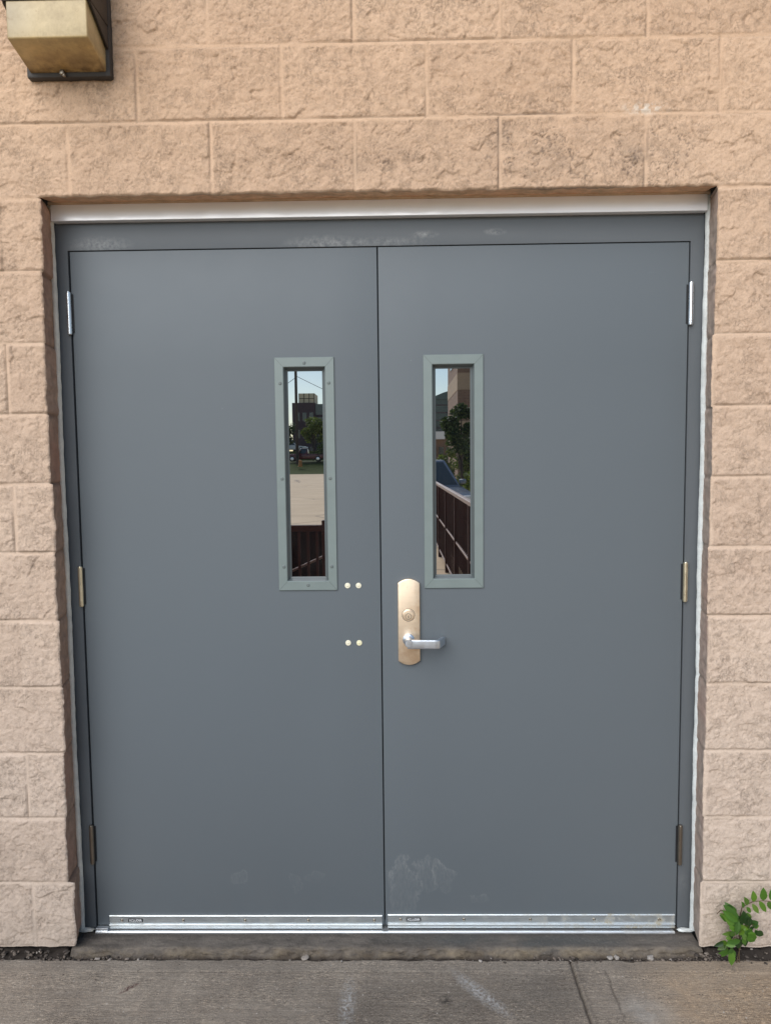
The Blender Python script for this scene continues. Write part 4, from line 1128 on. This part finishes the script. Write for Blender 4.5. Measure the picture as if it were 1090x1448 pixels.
# ------------------------------------------------------------------ what stands behind the camera (seen in the door glass)
M['lot'] = None
def lot_material():
    b = NB('pale_worn_paving')
    n = b.noise(0.6, 6, 0.65); f = b.noise(14, 5, 0.7, b.mapping(scale=(1, 1, 1)))
    c = b.mix(b.rng(n, 0.3, 0.7), (0.72, 0.54, 0.35), (0.88, 0.68, 0.45))
    c = b.mix(b.rng(f, 0.5, 0.8, 0, 0.35), c, (0.38, 0.31, 0.25))
    v = b.n('ShaderNodeTexVoronoi', feature='DISTANCE_TO_EDGE'); v.inputs['Scale'].default_value = 0.16; b.l(b.geo(), v.inputs['Vector'])
    c = b.mix(b.rng(v.outputs['Distance'], 0.0, 0.012, 0.6, 0), c, (0.2, 0.17, 0.14))
    b.set(color=c, rough=0.9, spec=0.2); b.bump(b.noise(60, 4), 0.4, 0.01); return b.m
M['lot'] = lot_material()
bpy_lot = bmesh.new()
bmesh.ops.create_grid(bpy_lot, x_segments=40, y_segments=40, size=320)
bmesh.ops.translate(bpy_lot, vec=(0, 0, -0.14), verts=bpy_lot.verts)
tag(obj('parking_lot', bpy_lot, M['lot']), kind='structure')
def grass_verge():
    xs = np.linspace(-60, 40, 141); ys = np.linspace(-82, -116, 60)
    X, Y = np.meshgrid(xs, ys)
    e = sstep(-83, -98, Y + 0.12 * (X + 13)) * sstep(-116, -110, Y) * (1 - sstep(-6.5, -3.0, X))
    Z = -0.22 + e * (1.75 + 0.20 * fbm(X * .2, Y * .2, 3, 90))
    F, _, _ = grid_faces(*X.shape); F = F[:, ::-1]
    return np_mesh('grass_verge', np.stack([X.ravel(), Y.ravel(), Z.ravel()], axis=1), F)
M['grass'] = simple('mown_grass', (0.085, 0.105, 0.030), 0.9, var=0.5, scale=2.2, bump=0.8, bscale=20, spec=0.1)
tag(link('grass_verge', grass_verge(), M['grass']), kind='structure')

M['rail'] = simple('dark_red_brown_railing_paint', (0.055, 0.016, 0.011), 0.6, var=0.25, scale=30, spec=0.15)
M['rail_top'] = simple('sky_lit_rail_paint', (0.30, 0.20, 0.17), 0.45, var=0.2, scale=12)  # pinkish tone puts the sky and sun on the rails into the colour
def railing(label, p0, p1, zt=1.035, z_mid=0.49, zbm=-0.02, lit_line=None, top='rail_top'):
    p0 = Vector((p0[0], p0[1], 0)); p1 = Vector((p1[0], p1[1], 0)); d = p1 - p0; L = d.length; t = d / L
    r = thing('railing', label, 'railing', (p0.x, p0.y, -0.14), 'railings of the landing behind the camera')
    def bar(z, hw, hh, m, name):
        b = bmesh.new(); box(b, -L / 2, L / 2, -hw, hw, -hh, hh, min(hw, hh) * .3)
        bmesh.ops.rotate(b, cent=(0, 0, 0), matrix=Matrix.Rotation(math.atan2(t.y, t.x), 3, 'Z'), verts=b.verts)
        c = (p0 + p1) / 2; bmesh.ops.translate(b, vec=(c.x, c.y, z), verts=b.verts)
        return obj(name, b, m, r)
    bar(zt, 0.026, 0.022, M[top], 'top_rail'); bar(z_mid, 0.013, 0.012, M[top], 'middle_rail'); bar(zbm, 0.014, 0.013, M[top], 'bottom_rail')
    n = int(L / (0.062 if lit_line else 0.130)); bb = bmesh.new(); hw_ = 0.009 if lit_line else 0.0045
    for k in range(1, n):
        p = p0 + t * (L * k / n)
        box(bb, p.x - hw_, p.x + hw_, p.y - hw_, p.y + hw_, zbm + .014, zt - .023)
    obj('pickets', bb, M['rail'], r)
    m = max(1, round(L / 1.8))
    for k in range(m + 1):
        p = p0 + t * (L * k / m); b = bmesh.new()
        box(b, p.x - .027, p.x + .027, p.y - .027, p.y + .027, -0.14, zt + (.055 if k in (0,) else -.023), .004)
        obj('post', b, M['rail'], r)
    if lit_line:
        b = bmesh.new(); tube(b, lit_line, 0.009, 10); obj('lit_line_bar', b, M['rail_top'], r, 60)  # pale bar added to stand for a diagonal sunlit line behind the pickets
    # dark backdrops added behind the railings keep the gaps between pickets dark
    return r
railing('dark brown picket railing parallel to the door, reflected in the left window', (-0.44, -2.66), (-4.6, -2.66), zt=1.02, top='rail', lit_line=[(-0.42, -2.71, 0.835), (-0.50, -2.71, 0.80), (-0.90, -2.71, 0.62), (-1.6, -2.71, 0.34)])
railing('dark brown picket railing leading away from the door, reflected in right window', (0.76, -2.98), (0.76, -11.2), zt=1.06)
M['ramp'] = simple('dark_picket_backdrop', (0.022, 0.008, 0.006), 0.95, var=0.4, scale=6, bump=0.5, spec=0.02)  # near-black colour for backdrops added to darken the view between pickets
b = bmesh.new(); box(b, -4.6, -0.50, -3.32, -3.22, -0.16, 0.97, 0.01)
rs = obj('picket_backdrop', b, M['ramp']); tag(rs, 'low dark brown backdrop added behind the railing to darken it, left window reflection', 'wall')
b = bmesh.new(); box(b, 0.98, 1.08, -11.0, -3.2, -0.16, 0.90, 0.01)
rs = obj('picket_backdrop', b, M['ramp']); tag(rs, 'low dark backdrop added behind the receding railing to darken it, right window reflection', 'wall')

def tree(label, x, y, h, r, z0=0.0, n=1500, seed=1, mat='tree', leafs=0.16, trunk=0.12, squash=1.0, low=0.35, group='trees and bushes across the lot', name='tree'):
    rt_ = random.Random(seed)
    T = thing(name, label, 'tree' if name == 'tree' else 'bush', (x, y, z0), group)
    b = bmesh.new()
    top = Vector((x, y, z0 + h * 0.8))
    tube(b, [(x, y, z0 - .3), (x + .1 * r, y, z0 + h * .3), tuple(top)], trunk, 8, trunk * .3)
    cl = []
    for k in range(14):
        a = rt_.random() * 6.28; e = rt_.uniform(-.5, 1); q = rt_.uniform(.35, .85)
        c = Vector((x + math.cos(a) * r * q * math.sqrt(1 - .6 * e * e), y + math.sin(a) * r * q, z0 + h * (low + (1 - low) * .5) + e * (h * (1 - low) * .42) * squash))
        cl.append((c, r * rt_.uniform(.28, .5)))
        tube(b, [(x + .06 * r, y, z0 + h * rt_.uniform(.25, .5)), tuple(((Vector((x, y, z0 + h * .5)) + c) / 2)), tuple(c)], trunk * .4, 5, trunk * .1)
    obj('trunk', b, M['bark'], T)
    b = bmesh.new()
    for k in range(n):
        c, cr = rt_.choice(cl)
        v = Vector((rt_.gauss(0, 1), rt_.gauss(0, 1), rt_.gauss(0, 1))).normalized() * cr * rt_.random() ** .4
        p = c + v; s = leafs * rt_.uniform(.6, 1.3)
        u = Vector((rt_.gauss(0, 1), rt_.gauss(0, 1), rt_.gauss(0, .7))).normalized(); w = u.cross(Vector((rt_.gauss(0, 1), rt_.gauss(0, 1), rt_.gauss(0, 1)))).normalized()
        b.faces.new([b.verts.new(p + u * s), b.verts.new(p + w * s * .55), b.verts.new(p - u * s), b.verts.new(p - w * s * .55)])
    obj('crown', b, M[mat], T)
    return T
M['bark'] = simple('grey_brown_bark', (0.06, 0.045, 0.035), 0.9, var=0.3, scale=20, bump=0.6)
M['tree'] = leaf_material('tree_leaf', [(0.025, 0.045, 0.014), (0.05, 0.085, 0.022), (0.085, 0.12, 0.03)], 0.6)
M['tree_y'] = leaf_material('yellow_green_leaf', [(0.06, 0.09, 0.02), (0.14, 0.18, 0.04), (0.22, 0.23, 0.06)], 0.6)
def RX(px, py, d):
    """position that the mirror image at photo pixel px, py shows at depth d (metres)"""
    return 0.0518 + (px - 561) / 1000 * d, -(d - 2.164) + 0.03, 1.482 - (py - 651) / 1000 * d
# left window: pole, wires, trees, truck, building
x, y, z = RX(421, 500, 95)
up = thing('utility_pole', 'tall dark utility pole with wires reflected in the left window', 'utility pole', (x, y, -0.14))
b = bmesh.new(); cyl(b, (x, y, -0.3), (x, y, 17.5), 0.22, 0.17, 14)
box(b, x - 1.4, x + 1.4, y - .09, y + .09, 15.6, 15.85); obj('pole', b, M['bark'], up)
b = bmesh.new()
for (za, dx, dz, dy) in ((12.6, -14, -8.4, -2), (12.8, 22, -10.0, -3), (15.9, 40, -1, -2), (15.9, -40, -1, 2)):
    pts = [(x + dx * t, y + dy * t, za + dz * t - 1.0 * t * (1 - t)) for t in [i / 10 for i in range(11)]]
    tube(b, pts, 0.035, 5)
obj('wire', b, M['gasket'], up)
tree('yellow-green street tree right of the pole in the left window reflection', *RX(443, 0, 102)[:2], 6.6, 1.75, 1.0, 2200, 3, 'tree_y', 0.20, .11)
tree('dark small tree at left edge of the left window reflection', *RX(405, 0, 104)[:2], 6.2, 1.6, 1.0, 1800, 4, 'tree', 0.20, .10)
tree('dark round bush beside the pickup in the left window reflection', *RX(459, 0, 97)[:2], 2.9, 1.25, 1.0, 1400, 5, 'tree', 0.16, .06, low=.1, name='bush')
M['brick_p'] = simple('dark_purple_brick', (0.075, 0.045, 0.055), 0.85, var=0.3, scale=3)
M['cream'] = simple('cream_panel', (0.72, 0.62, 0.42), 0.7, var=0.08, scale=2)
M['dglass'] = simple('dark_window_glass', (0.03, 0.045, 0.05), 0.1, var=0.2, scale=1, spec=0.8)
M['wht'] = simple('white_panel', (0.75, 0.75, 0.73), 0.5, var=0.06, scale=2)
def boxobj(name, x0, x1, y0, y1, z0, z1, m, parent, bev=0.0):
    b = bmesh.new(); box(b, x0, x1, y0, y1, z0, z1, bev); return obj(name, b, m, parent)
d = 125; xa = RX(415, 0, d)[0]; xb = RX(447, 0, d)[0]; xc = RX(475, 0, d)[0]; yy = -(d - 2.2)
ob = thing('office_building', 'dark brick office block with cream rooftop box, reflected in the left window', 'building', ((xa + xc) / 2, yy, -0.14))
boxobj('wall', xa, xb, yy - 9, yy, -0.2, 11.7, M['brick_p'], ob)
g = boxobj('glass_wing', xb + .01, xc, yy - 8, yy - .6, -0.2, 11.5, M['dglass'], ob)
boxobj('mullions', xb + .02, xc - .02, yy - .62, yy - .50, 9.2, 9.6, M['brick_p'], g)
rb = boxobj('rooftop_box', RX(424, 0, d)[0], RX(446, 0, d)[0], yy - 6, yy - .8, 11.71, 13.4, M['cream'], ob)
b = bmesh.new()
for k in range(4):
    xx = RX(424 + k * 7.2, 0, d)[0]; box(b, xx - .05, xx + .05, yy - .82, yy - .74, 11.72, 13.4)
box(b, RX(424, 0, d)[0], RX(446, 0, d)[0], yy - .81, yy - .745, 12.45, 12.55)
obj('panel_joints', b, M['bark'], rb)
for r_ in range(3):
    for k in range(3):
        xx = xa + .6 + k * 1.2; w_ = boxobj('window', xx, xx + .7, yy - .05, yy + .03, 2.5 + 3 * r_, 4.0 + 3 * r_, M['dglass'], ob)

def vehicle(name, label, cat, x, y, z, rot, paint, L=4.6, W=1.8, H=1.45, pickup=False):
    """body with a lofted cabin, glass, wheels and lamps; its nose points to local +x"""
    T = thing(name, label, cat, (0, 0, 0))
    if pickup: prof = [(-L/2, .5), (-L/2, 1.0), (-.35, 1.02), (-.30, 1.04), (1.05, 1.06), (L/2 - .1, 1.0), (L/2, .85), (L/2, .45), (L/2 - .3, .32), (-L/2 + .3, .36)]
    else: prof = [(-L/2, .5), (-L/2 + .05, .85), (-L/2 + .5, .95), (-.4, .93), (.95, .92), (L/2 - .35, .78), (L/2 - .02, .62), (L/2, .40), (L/2 - .3, .24), (-L/2 + .3, .26)]
    b = bmesh.new()
    prism(b, [(p[0], p[1]) for p in prof], 'y', -W / 2, W / 2, 0.07, seg=3)
    obj('body', b, paint, T, 40)
    if pickup: cab = [(-.40, 1.03), (-.30, H + .28), (.55, H + .28), (1.05, 1.05)]
    else: cab = [(-L/2 + .45, .93), (-1.05, H), (.15, H), (1.05, .90)]
    b = bmesh.new()
    t = bmesh.new()
    lo = W / 2 - .06; hi = W / 2 - .26
    def zr(z): return lo + (hi - lo) * (z - .9) / (cab[1][1] - .9)
    va = [t.verts.new((p[0], -zr(p[1]), p[1])) for p in cab]; vb = [t.verts.new((p[0], zr(p[1]), p[1])) for p in cab]
    t.faces.new(va); t.faces.new(vb[::-1])
    for i in range(4): t.faces.new((va[i], va[(i + 1) % 4], vb[(i + 1) % 4], vb[i]))
    bmesh.ops.recalc_face_normals(t, faces=t.faces[:])
    bmesh.ops.bevel(t, geom=t.edges[:], offset=.06, segments=3, affect='EDGES', profile=.5)
    merge(b, t); obj('cabin', b, paint, T, 40)
    def quad(name, pts, m):
        b = bmesh.new(); b.faces.new([b.verts.new(p) for p in pts]); return obj(name, b, m, T)
    f0, f1 = Vector((cab[2][0], 0, cab[2][1])), Vector((cab[3][0], 0, cab[3][1]))
    nrm = Vector((f0.z - f1.z, 0, f1.x - f0.x)).normalized() * .006
    a = f0.lerp(f1, .10) + nrm; c = f0.lerp(f1, .93) + nrm
    quad('windscreen', [(a.x, -hi + .08, a.z), (a.x, hi - .08, a.z), (c.x, lo - .10, c.z), (c.x, -lo + .10, c.z)], M['dglass'])
    for sg in (-1, 1):
        k = lambda z: sg * (zr(z) + .004)
        za, zb = .98 if not pickup else 1.10, cab[1][1] - .07
        quad('side_window', [(cab[0][0] + .30, k(za), za), (cab[3][0] - .22, k(za), za), (cab[2][0] - .02, k(zb), zb), (cab[1][0] + .06, k(zb), zb)], M['dglass'])
        b = bmesh.new(); box(b, cab[3][0] - .22, cab[3][0] - .08, sg * (W / 2 + .01) - .09, sg * (W / 2 + .01) + .09, .98, 1.10, .03); obj('wing_mirror', b, paint, T, 40)
        b = bmesh.new(); box(b, L / 2 - .16, L / 2 + .005, sg * (W / 2 - .28) - .16, sg * (W / 2 - .28) + .16, .58 if not pickup else .72, .72 if not pickup else .90, .03); obj('headlight', b, M['wht'], T, 40)
        for wx in (-L / 2 + .85, L / 2 - .85):
            b = bmesh.new(); rr = .33 if not pickup else .38
            cyl(b, (wx, sg * (W / 2 - .20), rr), (wx, sg * (W / 2 + .01), rr), rr, seg=28, bev=.03); w = obj('wheel', b, M['gasket'], T, 40)
            b = bmesh.new(); cyl(b, (wx, sg * (W / 2 + .005), rr), (wx, sg * (W / 2 + .022), rr), rr * .58, seg=20, bev=.01); obj('rim', b, M['alu_bright'], w, 40)
    b = bmesh.new(); box(b, L / 2 - .02, L / 2 + .015, -.45, .45, .36, .52, .01); obj('grille', b, M['gasket'], T)
    T.location = (x, y, z); T.rotation_euler = (0, 0, rot)
    return T
M['maroon'] = simple('maroon_car_paint', (0.11, 0.012, 0.016), 0.25, var=0.1, scale=3, spec=0.6)
M['slate'] = simple('slate_blue_car_paint', (0.15, 0.19, 0.24), 0.22, var=0.1, scale=3, spec=0.7)
x, y, z = RX(433, 0, 97)
vehicle('pickup_truck', 'maroon pickup truck parked on grass, reflected in the left window', 'pickup truck', x, y, 1.42, PI, M['maroon'], 5.2, 1.9, 1.5, True)
x, y, z = RX(413, 0, 116)
vehicle('parked_van', 'white van at the left edge of the left window reflection', 'van', x, y, 3.1, 0.05, M['wht'], 5.2, 1.9, 1.9)
b = bmesh.new(); box(b, -60, 30, -122, -112, -0.3, 3.1, 0.05); tag(obj('terrace', b, M['grass']), kind='structure')
M['orange'] = simple('orange_plastic', (0.42, 0.17, 0.03), 0.5, var=0.15, scale=5)
x, y, z = RX(425, 658, 92)
b = bmesh.new(); lathe = [(0.30, 0.0), (0.30, 0.1), (0.26, 0.12), (0.25, 0.45), (0.23, 0.47), (0.21, 0.85), (0.12, 0.9), (0, 0.9)]
t = bmesh.new(); lathe_y(t, 0, 0, [(r_, -h_) for r_, h_ in lathe], 20)
bmesh.ops.rotate(t, cent=(0, 0, 0), matrix=Matrix.Rotation(-PI / 2, 3, 'X'), verts=t.verts); bmesh.ops.translate(t, vec=(x, y, 0.75), verts=t.verts); merge(b, t)
tag(obj('traffic_drum', b, M['orange'], smooth=40), 'orange drum standing on the grass in the left window reflection', 'traffic drum')
# right window: brick building, green block, tree, hedge, car
def brick_mat(name, c1, c2):
    b = NB(name); t = b.n('ShaderNodeTexBrick'); b.l(b.mapping(rot=(R(90), 0, 0)), t.inputs[0])
    t.inputs['Scale'].default_value = 4.0; t.inputs['Color1'].default_value = (*c1, 1); t.inputs['Color2'].default_value = (*c2, 1); t.inputs['Mortar'].default_value = (.25, .2, .17, 1); t.inputs['Mortar Size'].default_value = .012
    b.set(color=t.outputs[0], rough=.85); return b.m
M['brick'] = brick_mat('brown_brick', (0.17, 0.10, 0.065), (0.21, 0.13, 0.085))
M['brick_t'] = brick_mat('tan_brick_band', (0.36, 0.27, 0.18), (0.40, 0.30, 0.20))
d = 30; xa = RX(647, 0, d)[0]; yy = -(d - 2.2) + 3.0
bb_ = thing('brick_building', 'tall brown brick building with tan bands, reflected in the right window', 'building', (xa + 2, yy, -0.14))
zs_ = [-.2, 2.3, 3.1, 4.4, 5.1, 9.0]
for i, (a, c) in enumerate(zip(zs_[:-1], zs_[1:])):
    boxobj('wall' if i % 2 == 0 else 'band', xa - (0.0 if i % 2 == 0 else .015), xa + 6, yy - 8.6, yy - (3.0 if i % 2 == 0 else 2.985), a, c, M['brick'] if i % 2 == 0 else M['brick_t'], bb_)
for i, zz in enumerate((5.6, 7.3)):
    boxobj('window', xa - .03, xa + .02, yy - 6.6, yy - 5.2, zz, zz + 1.1, M['dglass'], bb_)
M['green_roof'] = simple('dark_green_glazing', (0.035, 0.060, 0.055), 0.2, var=0.3, scale=1, spec=0.7)
d = 85; xa = RX(606, 0, d)[0]; xb = RX(640, 0, d)[0]; yy = -(d - 2.2)
gb = thing('glazed_building', 'dark green glazed building with pitched roof far off in the right window', 'building', ((xa + xb) / 2, yy, -0.14))
boxobj('wall', xa, xb, yy - 8, yy, 4.6, 8.6, M['green_roof'], gb)
b = bmesh.new(); prism(b, [(xa - .2, 8.61), (xb + .2, 8.61), (xb + .2, 9.8), ((xa + xb) / 2 + .3, 9.4)], 'y', yy - 8.2, yy + .2); obj('roof', b, M['green_roof'], gb)
b = bmesh.new()
for k in range(4): box(b, xa, xb, yy - .02, yy + .05, 5.2 + k * .9, 5.3 + k * .9)
obj('glazing_bars', b, M['brick_p'], gb)
boxobj('canopy', xa - .5, xa + 1.9, yy + .06, yy + .9, 3.9, 4.8, M['wht'], gb)
boxobj('lower_wall', xa, xb, yy - 8, yy - .1, -.2, 4.59, M['brick'], gb)
for k in range(3): boxobj('window', xa + .3 + k * .9, xa + .9 + k * .9, yy - .12, yy - .05, 1.2, 3.0, M['dglass'], gb)
tree('dense dark green tree before the brick building in the right window', *RX(651, 0, 24)[:2], 3.35, 0.62, -0.1, 2600, 8, 'tree', 0.075, .05, low=.42)
tree('dark lower tree beside the brick building, right edge of the right window', *RX(668, 0, 25)[:2], 2.9, 0.60, -0.1, 1800, 9, 'tree', 0.08, .05, low=.2)
for i, (px, hh, rr) in enumerate(((630, 2.0, .45), (655, 1.65, .5), (669, 1.45, .5), (688, 1.5, .6))):
    tree(['tall narrow shrub above the car in the right window reflection', 'yellow-green hedge shrub right of the car in the right window', 'yellow-green hedge shrub behind the railing, centre right of right window', 'hedge shrub at the far right edge of the right window reflection'][i],
         *RX(px, 0, (27, 25, 22, 21)[i])[:2], hh, rr, -0.1, 1300, 30 + i, 'tree_y', 0.06, .03, low=.05, name='bush', group='hedge shrubs by the parked car')
x, y, z = RX(588, 0, 18.5)
vehicle('parked_car', 'slate blue car parked behind the railing, reflected in the right window', 'car', 0.70, -17.4, -0.14, R(78), M['slate'], 4.5, 1.85, 1.62)

# ------------------------------------------------------------------ light and sky
AZ, EL = R(204), R(36)          # azimuth from +y towards +x: the light comes over the left shoulder
w = bpy.data.worlds.new('World'); SC.world = w; w.use_nodes = True
nt = w.node_tree; bg = nt.nodes['Background']
sky = nt.nodes.new('ShaderNodeTexSky'); sky.sky_type = 'NISHITA'; sky.sun_disc = False
sky.sun_elevation = EL; sky.sun_rotation = AZ; sky.dust_density = 0.3; sky.air_density = 1.0; sky.ozone_density = 1.0
nt.links.new(sky.outputs[0], bg.inputs[0]); bg.inputs[1].default_value = 0.12
sd = Vector((math.sin(AZ) * math.cos(EL), math.cos(AZ) * math.cos(EL), math.sin(EL)))
L = bpy.data.lights.new('sun', 'SUN'); L.energy = 3.55; L.angle = R(57); L.color = (1.0, 0.97, 0.935)
lo = bpy.data.objects.new('sun', L); COL.objects.link(lo)
lo.rotation_euler = (-sd).to_track_quat('-Z', 'Y').to_euler(); lo.location = sd * 20

# ------------------------------------------------------------------ camera
cd = bpy.data.cameras.new('camera'); cam = bpy.data.objects.new('camera', cd); COL.objects.link(cam)
cd.sensor_fit = 'VERTICAL'; cd.sensor_height = 36.0; cd.lens = 36.0 * 1000 / 1448
cd.clip_start = 0.02; cd.clip_end = 1000
yaw, pit, rol = -0.0165, -0.0731, -0.0109
f = Vector((math.sin(yaw) * math.cos(pit), math.cos(yaw) * math.cos(pit), math.sin(pit)))
r_ = Vector((math.cos(yaw), -math.sin(yaw), 0)); u_ = r_.cross(f)
rr_ = math.cos(rol) * r_ + math.sin(rol) * u_; uu_ = -math.sin(rol) * r_ + math.cos(rol) * u_
m3 = Matrix((rr_, uu_, -f)).transposed()
cam.matrix_world = Matrix.Translation((0.0518, -2.1641, 1.4822)) @ m3.to_4x4()
SC.camera = cam
SC.view_settings.view_transform = 'Standard'; SC.view_settings.look = 'None'; SC.view_settings.exposure = 0
SC.cycles.max_bounces = 8
